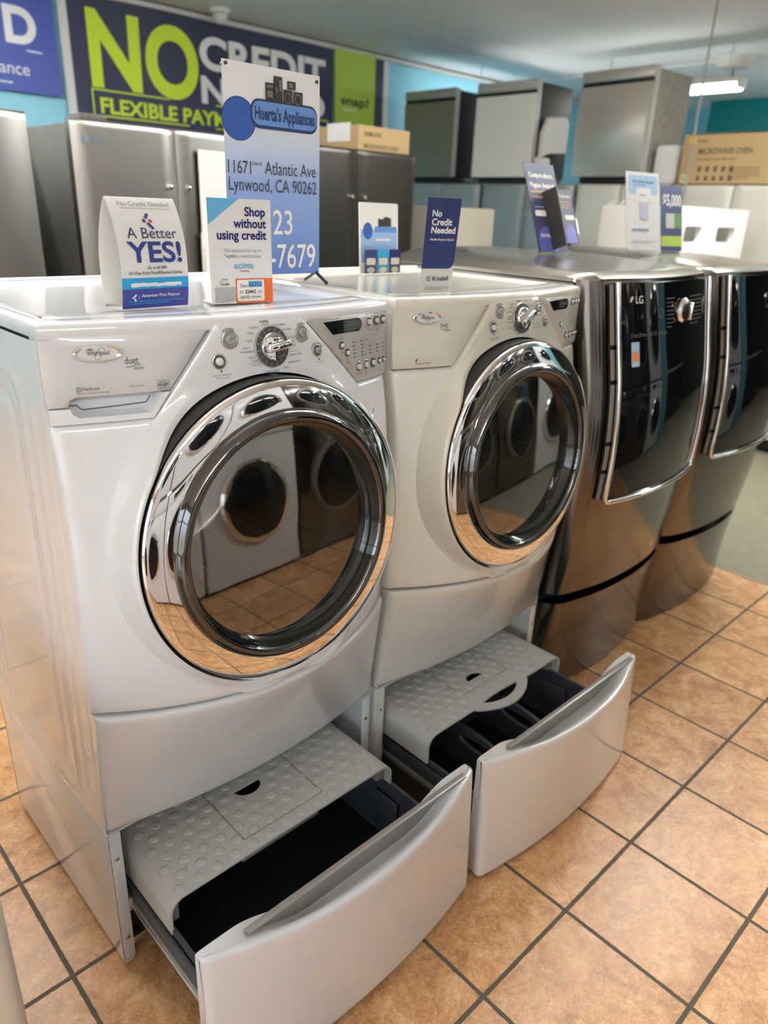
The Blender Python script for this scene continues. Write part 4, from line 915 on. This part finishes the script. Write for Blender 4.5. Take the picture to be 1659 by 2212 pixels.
# ------------------------------------------------------------------ dishwashers and cartons on top
def dishwasher(loc, label, Md, Mt, Mside, bow=0., tilt=0.):
    t = thing('dishwasher', label, 'dishwasher', loc, -PI/2+tilt)
    w, h = .60, .745
    b = MB(); b.box(.012, w-.012, .045, .50, .045, h-.012, Mside, .01); b.box(.02, w-.02, .06, .48, 0, .05, M_black, .004); b.build('tub', t)
    b = MB(); zs = lin(.045, .645, 20)
    b.loft([[(x, -.022+(-bow)*math.sin(PI*(z-.045)/.6)*.3*(1-.5*math.cos(x*9)), z) for x in lin(.0, w, 14)]+[(w, .035, z), (0, .035, z)] for z in zs], Md); D_ = b.build('door', t, ang=50)
    b = MB(); b.box(.0, w, -.008, .035, .645, .672, M_black, .003); b.build('pocket_handle', D_)
    b = MB(); b.box(0, w, -.026, .035, .672, h, Mt, .006); b.build('control_strip', t)
    b = MB(); b.box(w-.004, w+.006, -.01, .04, .05, h, M_gap, .002); b.build('edge_trim', t)
    return t
M_dw1 = brushed('dull_steel', (.25, .245, .20), .4, 2, .03, .6); M_film = mat('filmed_white_door', (.84, .82, .74), .4); M_wool = mat('grey_insulation', (.26, .245, .21), .9, bump=1., bscale=40, var=.35, vscale=20); M_mastic = mat('black_mastic', (.018, .017, .016), .6, bump=.5, bscale=20)
dishwasher((5.0, 4.29, 1.735), 'dull olive steel dishwasher, leftmost of three on the right-hand row', M_dw1, M_steel3, M_mastic)
dishwasher((5.0, 3.44, 1.735), 'pale film-covered dishwasher, middle of three on the right-hand row', M_film, M_gap, M_mastic)
dishwasher((5.0, 2.43, 1.735), 'bowed stainless dishwasher with woolly grey side, rightmost of three', M_steel4, M_steel4, M_wool, .12, math.radians(-4))
M_foam = mat('white_foam', (.70, .69, .66), .8, bump=.5, bscale=60, var=.04)
b = MB(); b.box(5.02, 5.20, 2.79, 2.835, 1.735, 1.93, M_foam, .02, 3); tag(b.build('foam_block'), 'white foam block at the foot of the middle dishwasher', 'foam block')
b = MB(); b.loft([[(x, y, z) for x, z in ((5.06, 1.93), (5.06, 2.10), (5.12, 2.22), (5.36, 2.24), (5.40, 2.20), (5.40, 1.98), (5.16, 1.96))] for y in (2.79, 2.825)], M_foam); tag(b.build('foam_sheet', ang=25), 'white foam sheet taped to the dark side of the middle dishwasher', 'foam sheet')
b = MB(); b.box(5.04, 5.22, 1.62, 1.80, 1.732, 1.99, M_foam, .03, 4); tag(b.build('foam_bundle'), 'white wrapped bundle beside the bowed dishwasher', 'bundle')
M_card = mat('corrugated_card', (.46, .315, .155), .75, var=.06, vscale=12); M_cardink = mat('brown_carton_print', (.13, .085, .05), .7); M_yel = mat('yellow_sticker', (.80, .48, .03), .5); M_yel2 = mat('pale_yellow_note', (.66, .62, .30), .6); M_red = mat('red_sticker', (.42, .03, .05), .5); M_tape = mat('carton_tape', (.52, .40, .22), .35)
t = thing('carton', 'brown microwave oven carton with a yellow sticker on the right-hand row', 'carton', (5.0, 1.57, 1.735), -PI/2)
b = MB(); b.box(0, .70, 0, .42, 0, .305, M_card, .004); mp = lambda x, z, d: Vector((x, -d, z))
b.text('MICROWAVE OVEN', (.115, .185, .475, .222), mp, M_cardink, .025, .001); b.fine((.11, .145, .50, .165), mp, M_cardink, 1, .001, 2)
for k in range(5): b.plate(rrect(.13+.055*k, .155+.055*k, .075, .11, .005), mp, M_cardink, [], .001); b.plate(rrect(.13+.055*k, .155+.055*k, .02, .05, .005), mp, M_cardink, [], .001)
b.text('microwave', (.10, .258, .165, .275), mp, M_cardink, .02, .001); b.fine((.34, .03, .55, .11), mp, M_cardink, 5, .001, 8)
b.build('box', t, smooth=False)
b = MB(); b.slab(rrect(.035, .085, .250, .300, .004), mp, M_yel, 0, .002); b.build('sticker', t)
b = MB(); b.slab(rrect(.018, .075, .0, .062, .003), mp, M_yel2, 0, .002); b.fine((.025, .02, .065, .045), mp, M_cardink, 3, .0025, 6); b.build('note', t)
t = thing('carton', 'low brown carton with white and red labels on the dark grey refrigerator', 'carton', (2.56, 2.20, 1.784))
b = MB(); b.box(0, .39, 0, .45, 0, .122, M_card, .003); b.text('SAMSUNG', (.04, .072, .17, .094), mp, M_cardink, .03, .001); b.text('MICROWAVE OVEN', (.04, .012, .30, .034), mp, M_cardink, .025, .001); b.build('box', t, smooth=False)
ml = lambda y, z, d: Vector((-d, y, z))
b = MB(); b.slab([(.07, .045), (.26, .045), (.26, .135), (.07, .135)], ml, M_pap, 0, .003); b.build('white_label', t); b = MB(); b.slab(rrect(.34, .41, .02, .10, .01), ml, M_red, 0, .002); b.build('red_label', t)
t = thing('television', 'black flat box-shaped television lying behind the microwave carton', 'television', (6.0, .3, 1.735))
b = MB(); b.box(0, .5, 0, 1.75, 0, .42, M_black, .02); b.build('case', t); b = MB(); b.box(-.012, 0, .05, 1.70, .05, .38, M_disp, .004); b.build('screen', t)
b = MB(); b.box(5.85, 6.5, .2, 2.1, 0, 1.735, M_beige, .01); tag(b.build('storage_cabinet'), 'beige cabinet behind the cream refrigerators carrying the black television', 'cabinet')

# ------------------------------------------------------------------ cards and signs on the machine tops
TOPZ = 1.3165
M_navyp = mat('navy_print', (.030, .045, .22), .4); M_blk = mat('blue_black_print', (.035, .035, .12), .5); M_cyan = mat('cyan_print', (.02, .32, .62), .4); M_indigo = mat('indigo_print', (.045, .055, .30), .35)
M_redp = mat('red_print', (.50, .06, .07), .5); M_sky = mat('sky_print', (.12, .40, .66), .4); M_or = mat('orange_print', (.70, .14, .03), .4); M_dnavy = mat('deep_navy_print', (.010, .012, .12), .4); M_gpr = mat('slate_print', (.20, .26, .32), .5); M_tape2 = mat('correction_tape', (.74, .75, .76), .6, bump=.5, bscale=300)
# tent card
A, Bv = Vector((.166, .073, 1.3235)), Vector((.2895, .083, 1.3235)); ex = (Bv-A); cw = ex.length; ex.normalize(); ey = Vector((-ex.y, ex.x, 0))
t = thing('tent_card', 'white arched tent card reading A Better YES on the nearest washer', 'card', tuple(A)); t.rotation_euler = (0, 0, math.atan2(ex.y, ex.x))
HC, DB = .169, .052
def tent(s, tt, d, back=False):
    y = .026*(1-tt)**1.6-.014*math.sin(PI*tt**.9); z = HC*(1-tt**1.08)
    if back: y = DB-(y)*1.0
    else: y = y
    return Vector((s*cw+.004*(1-tt)*(-1 if s < .5 else 1)*0, y-d, z))
tm = lambda s, tt, d: tent(s, tt, d)
b = MB(); ts = [0, .01, .025, .05]+lin(.08, 1, 22); sl = lin(0, 1, 5)
b.grid(lambda s, q: tent(s, q, 0), sl, ts[::-1], M_papc); b.grid(lambda s, q: tent(s, q, 0, True), sl, ts, M_pap)
b.add([tent(0, 1, 0), tent(1, 1, 0), tent(1, 1, 0, True), tent(0, 1, 0, True)], [[0, 1, 2, 3]], M_pap)
b.grid(lambda s, q: tent(s, q, .0006), sl, lin(1, .828, 6), M_indigo); b.grid(lambda s, q: tent(s, q, .0006), sl, lin(.828, .732, 5), M_cyan)
# on the card t runs downward, so flip for text helpers
tf = lambda s, z, d: tent(s, 1-z, d)
def tx(b, s_, x0, t1, x1, t0, m, bold=0.): b.text(s_, (x0, 1-t1, x1, 1-t0), tf, m, bold, .0013)
tx(b, 'No Credit Needed', .14, .092, .887, .045, M_gpr); b.add([tf(x, z, .001) for x, z in ((.16, .884), (.90, .884), (.90, .8875), (.16, .8875))], [[0, 1, 2, 3]], M_ink2)
for pl, m in (([(.455, .80), (.50, .845), (.535, .83), (.49, .785)], M_navyp), ([(.415, .775), (.45, .79), (.475, .765), (.44, .75)], M_ink), ([(.505, .775), (.54, .79), (.565, .765), (.53, .75)], M_redp), ([(.47, .745), (.505, .76), (.575, .705), (.54, .69)], M_navyp)): b.plate(pl, tf, m, [], .0013)
tx(b, 'A Better', .153, .385, .885, .290, M_blk); tx(b, 'YES!', .115, .592, .915, .412, M_navyp, .024); tx(b, 'Up to $5,000', .377, .655, .665, .630, M_ink, .01); tx(b, '101-Day Early Payoff/Buyout Option', .10, .702, .905, .675, M_ink, .01)
tx(b, 'American First Finance', .275, .902, .855, .874, M_pap, .01); b.fine((.09, .035, .95, .075), tf, M_cyan, 2, .0013, 11, .45)
for pl in ([(.155, .105), (.185, .128), (.205, .118), (.175, .095)], [(.130, .095), (.150, .105), (.165, .095), (.145, .085)], [(.160, .085), (.18, .093), (.205, .065), (.185, .055)]): b.plate(pl, tf, M_pap, [], .0013)
b.add([tf(x, z, .001) for x, z in ((.238, .075), (.243, .075), (.243, .12), (.238, .12))], [[0, 1, 2, 3]], M_pap)
b.build('printed_card', t, ang=60)
b = MB(); R_ = random.Random(3); top = [(x, .2235+R_.uniform(-.006, .004)) for x in lin(.885, .13, 14)]; bot = [(x, .190+R_.uniform(-.005, .005)) for x in lin(.12, .885, 14)]; b.plate(top+[(.115, .207)]+bot, tf, M_tape2, [], .0015)
b.text('TEXT APPLY TO 89150', (.19, .197, .84, .215), tf, M_papc, 0, .0018)
b.build('correction_patch', t)
# blue-cornered card
A, Bv = Vector((.359, .117, TOPZ)), Vector((.4835, .102, TOPZ)); ex = Bv-A; cw2 = ex.length; ex.normalize(); ch = .181
t = thing('counter_card', 'upright white card with a blue corner and orange foot reading Shop without using credit', 'card', tuple(A)); t.rotation_euler = (0, 0, math.atan2(ex.y, ex.x))
q = lambda s, z, d: Vector((s*cw2, -d+.004*z, z*ch))
b = MB(); b.slab([(0, 0), (1, 0), (1, 1), (0, 1)], q, M_papc, -.0025, 0)
b.plate([(0, .755), (.49, 1), (0, 1)], q, M_sky, [], .0004); b.plate([(.385, 0), (1, 0), (1, .245), (.385, .245)], q, M_or, [], .0004); b.plate(rrect(.405, .855, .02, .232, .02), q, M_pap, [], .0007); b.plate(rrect(.59, .82, .160, .220, .006), q, M_sky, [], .0009)
def t2(s_, x0, t1, x1, t0, m, bold=0.): b.text(s_, (x0, 1-t1, x1, 1-t0), q, m, bold, .0011)
t2('Shop', .57, .157, .905, .072, M_dnavy, .024); t2('without', .39, .268, .915, .182, M_dnavy, .024); t2('using credit', .125, .378, .915, .292, M_dnavy, .024)
t2('Get approved for up to', .22, .498, .82, .466, M_gpr); t2('$', .225, .540, .243, .515, M_gpr, .02); t2('4,000', .248, .552, .405, .523, M_gpr, .03); t2('in merchandise', .42, .552, .81, .520, M_gpr)
t2('acima', .375, .655, .685, .600, M_sky, .02); t2('Leasing', .465, .690, .61, .667, M_redp); t2('*****', .155, .768, .265, .756, M_ink, .03); b.fine((.12, .218, .30, .228), q, M_ink2, 1, .0008); t2('Google', .14, .815, .285, .790, M_ink, .01); b.fine((.05, .012, .385, .165), q, M_ink2, 11, .0008, 5)
t2('Text', .445, .842, .575, .808, M_ink); t2('65753', .605, .838, .80, .795, M_dnavy, .01); t2('to', .445, .902, .50, .872, M_ink); t2('22462', .53, .902, .715, .868, M_ink, .03); t2('to', .74, .902, .81, .872, M_ink); t2('apply now.', .45, .950, .80, .918, M_ink)
b.build('printed_card', t, smooth=False)
b = MB(); b.box(0.004, cw2-.004, 0, .05, 0, .002, M_pap); b.loft([[(x, .003+.0, .14), (x, .05, .001), (x, .052, .001), (x, .005, .14)] for x in (.03, cw2-.03)], M_pap); b.build('easel_back', t, smooth=False)
# three-sided blue card on the dryer
P0, P1 = Vector((.8815, .0935, 1.319)), Vector((.9635, .0715, 1.319)); ex = P1-P0; kw = ex.length; ex.normalize()
t = thing('counter_card', 'navy three-sided card reading No Credit Needed on the cream dryer', 'card', tuple(P0)); t.rotation_euler = (0, 0, math.atan2(ex.y, ex.x)); kh = .199
q = lambda s, z, d: Vector((s*kw+.0105*z*(1)+.004*z*s, -d, z*kh))
bk = Vector((.030, .070, 0)); M_knavy = mat('card_navy', (.022, .036, .135), .4); M_kgrey = mat('card_grey_foot', (.55, .55, .50), .5); M_lav = mat('card_side_navy', (.13, .13, .26), .35)
b = MB(); kp = lambda z: [q(0, z, 0), q(1, z, 0), q(0, z, 0)*.5+q(1, z, 0)*.5+Vector((.012, .068, 0))]
b.loft([kp(0), kp(1)], M_kgrey, True, True)
b.plate([(0, .255), (.80, .255), (.90, .262), (.97, .29), (1, .34), (1, 1), (0, 1)], q, M_knavy, [], .0004)
ls = lambda s, z, d: q(0, z, 0).lerp(kp(z)[2], s)+Vector((-d*.9, -d*.2, 0))
b.plate([(0.02, .26), (.06, .255), (.9, .255), (1, .3), (1, 1), (.02, 1)], ls, M_lav, [], .0004)
def t3(s_, x0, t1, x1, t0, m, bold=0.): b.text(s_, (x0, 1-t1, x1, 1-t0), q, m, bold, .0009)
t3('No', .17, .192, .45, .125, M_pap, .024); t3('Credit', .175, .282, .79, .212, M_pap, .024); t3('Needed', .18, .366, .91, .297, M_pap, .024); t3('Flexible Payment Options', .18, .442, .915, .420, M_pap, .02)
t3('Koalafi', .37, .875, .865, .825, M_knavy, .02); b.fine((.15, .02, .90, .062), q, M_gpr, 3, .0008, 4, .4)
M_kteal = mat('card_teal_mark', (.03, .25, .30), .4)
for pl in ([(.20, .130), (.24, .152), (.24, .168), (.20, .178)], [(.31, .178), (.25, .150), (.25, .135), (.31, .158)], [(.20, .122), (.31, .122), (.31, .134), (.20, .134)]): b.plate(pl, q, M_kteal, [], .0008)
b.text('Credit', (.30, .70, .96, .74), ls, M_pap, .03, .0009); b.text('Needed', (.15, .63, .96, .665), ls, M_pap, .03, .0009); b.text('Payment Options', (.15, .555, .9, .575), ls, M_pap, .02, .0009)
b.build('folded_card', t, smooth=False)
# tall shop sign
SY = .35
def grad(name, c0, c1, z0, z1):
    m = mat(name, c0, .42); t_ = m.node_tree; g_ = t_.nodes.new('ShaderNodeTexCoord'); s_ = t_.nodes.new('ShaderNodeSeparateXYZ'); r_ = t_.nodes.new('ShaderNodeMapRange'); k = t_.nodes.new('ShaderNodeValToRGB')
    t_.links.new(g_.outputs['Object'], s_.inputs[0]); t_.links.new(s_.outputs['Z'], r_.inputs[0]); r_.inputs[1].default_value = z0; r_.inputs[2].default_value = z1; t_.links.new(r_.outputs[0], k.inputs[0])
    e = k.color_ramp.elements; e[0].color = (*c0, 1); e[1].color = (*c1, 1); e[1].position = .86; x_ = e.new(.45); x_.color = (.27, .38, .68, 1); x_ = e.new(.66); x_.color = (.56, .63, .76, 1)
    t_.links.new(k.outputs[0], t_.nodes['Principled BSDF'].inputs[0]); return m
M_grad = grad('printed_blue_fade', (.10, .20, .52), (.76, .76, .78), .0, .42)
t = thing('display_sign', 'tall blue and white shop sign with address, standing on the washer top', 'sign', (.547, SY, 1.338))
q = lambda x, z, d: Vector((x-.547, -d, z-1.338))
b = MB(); b.grid(lambda x, z: q(x, z, 0), lin(.547, .797, 9), lin(1.342, 1.755, 6), M_grad); b.grid(lambda x, z: q(x, z, -.0015), lin(.797, .547, 9), lin(1.342, 1.755, 6), M_pap)
M_loz = mat('sign_blue', (.13, .26, .58), .4); M_lozd = mat('sign_navy', (.022, .045, .13), .4); M_circ = mat('sign_circle_blue', (.035, .10, .38), .4); M_app = mat('sign_appliance_dark', (.035, .033, .032), .45); M_appl = mat('sign_appliance_grey', (.16, .155, .15), .45)
sk = lambda f: (lambda x, z, d: q(x, z-.0*(x-.617), d))
b.plate(ell(.583, 1.652, .042, .041), q, M_lozd, [], .0006); b.plate(ell(.583, 1.652, .0405, .0395), q, M_circ, [], .0009)
b.plate(rrect(.612, .789, 1.6385, 1.694, .020), q, M_lozd, [], .0012); b.plate(rrect(.616, .787, 1.645, 1.690, .018), q, M_loz, [], .0016)
b.text("Huerta's Appliances", (.622, 1.656, .782, 1.6815), q, M_lozd, .03, .0020)
for x0, x1, z0, z1 in ((.650, .672, 1.690, 1.726), (.671, .694, 1.690, 1.740), (.696, .7205, 1.690, 1.718), (.7225, .748, 1.690, 1.717), (.707, .729, 1.7195, 1.735)): b.plate([(x0, z0), (x1, z0), (x1, z1), (x0, z1)], q, M_app, [], .0020)
for cx_ in (.7085, .7355): b.plate(ell(cx_, 1.7025, .0098, .0105, 24), q, M_appl, [ell(cx_, 1.7025, .008, .0087, 24)], .0023)
for x0, x1, z0, z1 in ((.653, .670, 1.717, 1.722), (.654, .669, 1.699, 1.711), (.6765, .6805, 1.709, 1.720), (.6855, .691, 1.713, 1.734), (.710, .7225, 1.7225, 1.732)): b.plate([(x0, z0), (x1, z0), (x1, z1), (x0, z1)], q, M_appl, [], .0023)
b.text('11671', (.552, 1.5490, .6095, 1.574), q, M_ink, .0, .0012); b.text('Unit B', (.613, 1.5665, .637, 1.574), q, M_ink, 0, .0012); b.text('Atlantic Ave', (.645, 1.5505, .785, 1.5765), q, M_ink, 0, .0012); b.text('Lynwood, CA 90262', (.5525, 1.5155, .788, 1.5415), q, M_ink, 0, .0012)
b.text('23', (.664, 1.4285, .7175, 1.4795), q, M_pap, .005, .0012); b.text('-7679', (.655, 1.3560, .784, 1.4080), q, M_pap, .005, .0012)
b.build('printed_sheet', t, ang=60)
b = MB()
for s0, s1 in (((.012, .006, .004), (.235, .010, .41)), ((.235, .006, .004), (.012, .010, .41))): b.tube([s0, s1], .0022, M_black, 6)
b.build('cross_frame', t)
for xx_ in (.010, .243):
    b = MB(); b.tube([(xx_, .004, .006), (xx_-.006, -.046, -.0155)], .0040, M_black, 8); b.tube([(xx_, .004, .006), (xx_, .045, -.015)], .0035, M_black, 8); b.build('foot', t)
for xx_, zz_ in ((.240, .405), (.008, .410)):
    b = MB(); b.tube([(xx_, -.004, zz_), (xx_, .014, zz_)], .0035, M_dgrey, 8); b.build('corner_peg', t)
# small brochure stand at the back of the dryer
t = thing('brochure_stand', 'small blurred blue and white brochure stand at the back of the cream dryer', 'brochure stand', (1.066, .50, 1.319))
q = lambda x, z, d: Vector((x, -d+z*.06, z+.002))
b = MB(); b.slab(rrect(0, .148, .0, .185, .006), q, M_pap, -.003, 0)
b.plate([(.004, .03), (.144, .03), (.144, .115), (.004, .115)], q, mat('sky_sheet', (.30, .46, .74), .45), [], .0005); b.plate(rrect(.055, .142, .108, .124, .006), q, M_loz, [], .0008); b.fine((.06, .082, .14, .10), q, M_pap, 1, .001); b.plate([(.07, .124), (.12, .124), (.12, .145), (.10, .150), (.085, .142), (.07, .145)], q, M_app, [], .0009); b.plate(ell(.030, .112, .018, .022), q, M_circ, [], .0009)
b.build('back_panel', t, smooth=False)
for k, m in enumerate((M_knavy, M_cyan, M_dnavy)):
    b = MB(); x0 = .004+.047*k; b.box(x0, x0+.043, -.016, -.014, .004, .066, m); q2 = lambda x, z, d: Vector((x, -.0162-d, z))
    b.plate(rrect(x0+.004, x0+.038, .026, .044, .004), q2, M_pap, [], .0004); b.plate(ell(x0+.021, .012, .015, .008, 16), q2, M_kgrey if k != 1 else M_pap, [], .0004); b.build('leaflet', t, smooth=False)
b = MB(); b.box(0, .148, -.03, .0, 0, .004, M_acryl); b.box(0, .148, -.022, -.020, .004, .045, M_acryl); b.build('leaflet_tray', t, smooth=False)
# leaning navy leaflet holder on the first dark machine
t = thing('leaflet_holder', 'leaning navy leaflet holder reading Compre ahora on the first dark steel machine', 'leaflet holder', (1.70, .350, 1.3785)); t.rotation_euler = (math.radians(-21), 0, 0)
hw, hh = .165, .285; q = lambda s, z, d: Vector((s*hw, -d, z*hh)); M_navs = mat('leaflet_navy', (.045, .05, .115), .45); M_gold = mat('gold_print', (.55, .33, .10), .5); M_peri = mat('periwinkle_print', (.13, .14, .50), .45)
b = MB(); b.slab([(-.02, -.0), (1.02, 0), (1.02, 1.005), (-.02, 1.005)], q, M_acryl, -.003, -.0006); b.slab([(0, .01), (1, .01), (1, 1), (0, 1)], q, M_navs, -.0005, .0005)
b.text('Compre ahora.', (.10, .845, .90, .90), q, M_pap, .03, .0012); b.text('Pague después.', (.10, .735, .98, .79), q, M_pap, .03, .0012); b.fine((.10, .67, .72, .70), q, M_gold, 1, .001, 3, .7); b.fine((.10, .61, .92, .64), q, M_gold, 1, .001, 4, .7); b.fine((.12, .51, .55, .53), q, M_pap, 1, .001, 6)
b.plate(rrect(.10, .55, .415, .48, .03), q, M_pap, [], .001); b.plate([(.06, .02)]+[(.37+.31*math.cos(a), .13+.17*math.sin(a)) for a in lin(PI, 0, 16)]+[(.68, .02)], q, M_peri, [], .001); b.text('snap!', (.15, .185, .60, .235), q, M_pap, .03, .0014); b.plate([(0, .0), (.4, .0), (.4, .012), (0, .012)], q, M_green, [], .001)
b.build('leaflet', t, smooth=False)
b = MB(); b.box(.075, .080, -.055, 0, .01, .195, M_app); b.box(.080, .155, -.052, -.050, .015, .185, M_navs); b.box(.155, .158, -.055, 0, .01, .16, M_acryl)
q3 = lambda x, z, d: Vector((x, -.0522-d, z)); b.text('Compre ahora', (.086, .160, .150, .170), q3, M_pap, .03, .0004); b.fine((.086, .125, .148, .150), q3, M_gold, 3, .0004); b.plate(rrect(.098, .15, .09, .105, .004), q3, M_pap, [], .0004); b.plate([(.09, .017)]+[(.118+.028*math.cos(a), .045+.03*math.sin(a)) for a in lin(PI, 0, 14)]+[(.146, .017)], q3, M_peri, [], .0004)
b.build('leaflet_pocket', t, smooth=False)
# acrylic frame and blue sheet on the second dark machine
t = thing('acrylic_sign', 'clear acrylic frame with a pale blue topped sheet between the two dark machines', 'sign', (2.19, .313, 1.388)); t.rotation_euler = (math.radians(-14), 0, math.radians(-10))
fw_, fh = .182, .268; q = lambda s, z, d: Vector((s*fw_, -d, z*fh)); M_pblue = mat('pale_blue_print', (.32, .50, .68), .5)
b = MB(); b.slab(rrect(-.05, 1.05, -.03, 1.04, .02), q, M_acryl, -.004, -.001); b.build('acrylic_holder', t, smooth=False)
b = MB(); b.slab([(0, 0), (1, 0), (1, 1), (0, 1)], q, M_papc, -.0005, .0005); b.plate(rrect(.06, .95, .72, .96, .06), q, M_pblue, [], .001); b.text('No Credit Needed', (.18, .865, .82, .895), q, M_navyp, .03, .0014); b.fine((.22, .83, .78, .85), q, M_navyp, 1, .0014); b.plate(rrect(.28, .74, .62, .80, .03), q, M_papc, [], .0014); b.fine((.40, .70, .62, .73), q, M_ink, 1, .0018)
b.plate(rrect(.38, .64, .40, .60, .01), q, mat('pale_lilac_print', (.45, .47, .58), .5), [], .0016); b.fine((.12, .24, .90, .28), q, M_gpr, 1, .001, 3, .8); b.fine((.12, .09, .90, .13), q, M_gpr, 2, .001)
b.build('printed_sheet', t, smooth=False)
t = thing('counter_card', 'upright navy card with large white figures and a green foot, right of the acrylic frame', 'card', (2.44, .315, 1.384)); t.rotation_euler = (math.radians(-12), 0, math.radians(-8))
cw_, ch_ = .135, .235; q = lambda s, z, d: Vector((s*cw_, -d, z*ch_))
b = MB(); b.slab([(0, 0), (1, 0), (1, 1), (0, 1)], q, M_knavy, -.002, 0); b.text('$5,000', (.08, .70, .95, .87), q, M_pap, .03, .001); b.plate([(.0, .07), (1, .07), (1, .23), (0, .23)], q, M_green, [], .0008); b.plate(rrect(.22, .62, .35, .58, .03), q, M_kgrey, [], .001); b.plate(rrect(.60, .95, .35, .58, .02), q, mat('leaf_green_print', (.10, .24, .06), .5), [], .0008)
b.build('printed_card', t, smooth=False)
b = MB(); b.box(.01, cw_-.01, .002, .05, -.004, .0, M_pap); b.build('easel_back', t)
# foam packaging with two hand holes
t = thing('packaging_box', 'white foam packing box with two square hand holes standing behind the end machine', 'packaging', (3.68, .90, 0))
q = lambda x, z, d: Vector((x, -d, z)); b = MB(); b.slab([(0, 0), (.99, 0), (.99, 1.57), (0, 1.57)], q, M_bwht, -.03, 0, [rrect(.155, .365, 1.385, 1.468, .02), rrect(.575, .825, 1.385, 1.468, .02)]); b.build('front_board', t, smooth=False)
b = MB(); b.box(.01, .98, .10, .45, 0, 1.56, M_kgrey, .01); b.build('box', t)

# ------------------------------------------------------------------ the other side of the aisle, seen in the chrome and glass
M_aisle = mat('aisle_floor_mat', (.1, .1, .1), .6)
def loader(label, dark, loc, group):
    t = thing('front_loader', label, 'front loader', loc, PI, group)
    Mb = M_graph if dark else M_white; h, w = .97, .68
    b = MB(); b.box(0, w, 0, .72, .02, h, M_gside if dark else M_white, .012, 3); b.box(.0, w, -.012, .02, .03, h-.125, Mb, .008); b.build('cabinet', t)
    b = MB(); b.box(0, w, -.018, .02, h-.12, h-.004, Mb, .008); b.build('control_panel', t)
    b = MB(); b.box(.36, .58, -.0195, -.0175, h-.085, h-.035, M_disp, .0); 
    for k in range(4): b.box(.37+.055*k, .405+.055*k, -.020, -.0178, h-.108, h-.094, M_grey, .002)
    b.build('display', t)
    b = MB(); b.lathe([(.036, 0), (.034, .02), (.028, .024), (.0003, .025)], M_chrome, (.27, -.018, h-.062), (0, -1, 0), 24); b.build('dial', t)
    b = MB(); b.lathe([(.245, 0), (.245, .03), (.232, .045), (.210, .046)], M_gside if dark else M_chrome, (w/2, -.012, .50), (0, -1, 0), 48); d_ = b.build('door', t)
    b = MB(); b.lathe([(.212, .046), (.15, .062), (.07, .070), (.0003, .072)], M_gdoor, (w/2, -.012, .50), (0, -1, 0), 48); b.build('glass', d_)
    b = MB(); b.box(.03, w-.03, .02, .05, 0, .03, M_black); b.build('plinth', t)
    return t
FYO = -1.99
g1, g2 = 'white loaders across the aisle', 'dark loaders across the aisle'
wl = loader('white front loader stacked across the aisle, seen mirrored in the door chrome', False, (1.73, FYO, 0), g1)
dl = loader('dark front loader stacked across the aisle, seen mirrored in the door glass', True, (2.43, FYO, 0), g2)
for x in (1.73, 1.03, .33, -.37, 4.53):
    for z in (0, .98):
        if not (x == 1.73 and z == 0): dup(wl, (x, FYO, z))
for x in (2.43, 3.13, 3.83):
    for z in (0, .98):
        if not (x == 2.43 and z == 0): dup(dl, (x, FYO, z))
b = MB(); b.box(4.6, 4.95, -2.4, -2.0, 0, CEIL, mat('teal_pillar', (.10, .30, .36), .6)); struct('trim_3', b)

t = thing('sales_counter', 'beige sales counter across the aisle, mirrored in the black door of the dark machines', 'counter', (5.3, -2.6, 0))
b = MB(); b.box(0, 2.6, -.6, 0, .05, 1.0, M_black, .01); b.build('base', t)
b = MB(); b.box(-.05, 2.65, -.65, .05, 1.0, 1.05, mat('beige_counter_top', (.55, .48, .33), .4), .01); b.build('counter_top', t)
b = MB(); b.box(3.6, 9.5, -6.2, -5.9, 0, 2.6, mat('backdrop_dark', (.03, .03, .024), .6), .01); tag(b.build('dark_backdrop'), 'dark shelving added along the front wall to darken reflections in the black door of the dark machines', 'backdrop')  # plain dark box, added so the black door glass mirrors something dark
b = MB(); b.box(9.1, 9.5, -5.8, .6, 0, 2.7, bpy.data.materials['backdrop_dark'], .01); tag(b.build('dark_backdrop'), 'dark shelving added along the right wall to darken reflections in the black doors of the dark machines', 'backdrop')  # second dark box, added to cover the blue wall in the door reflections
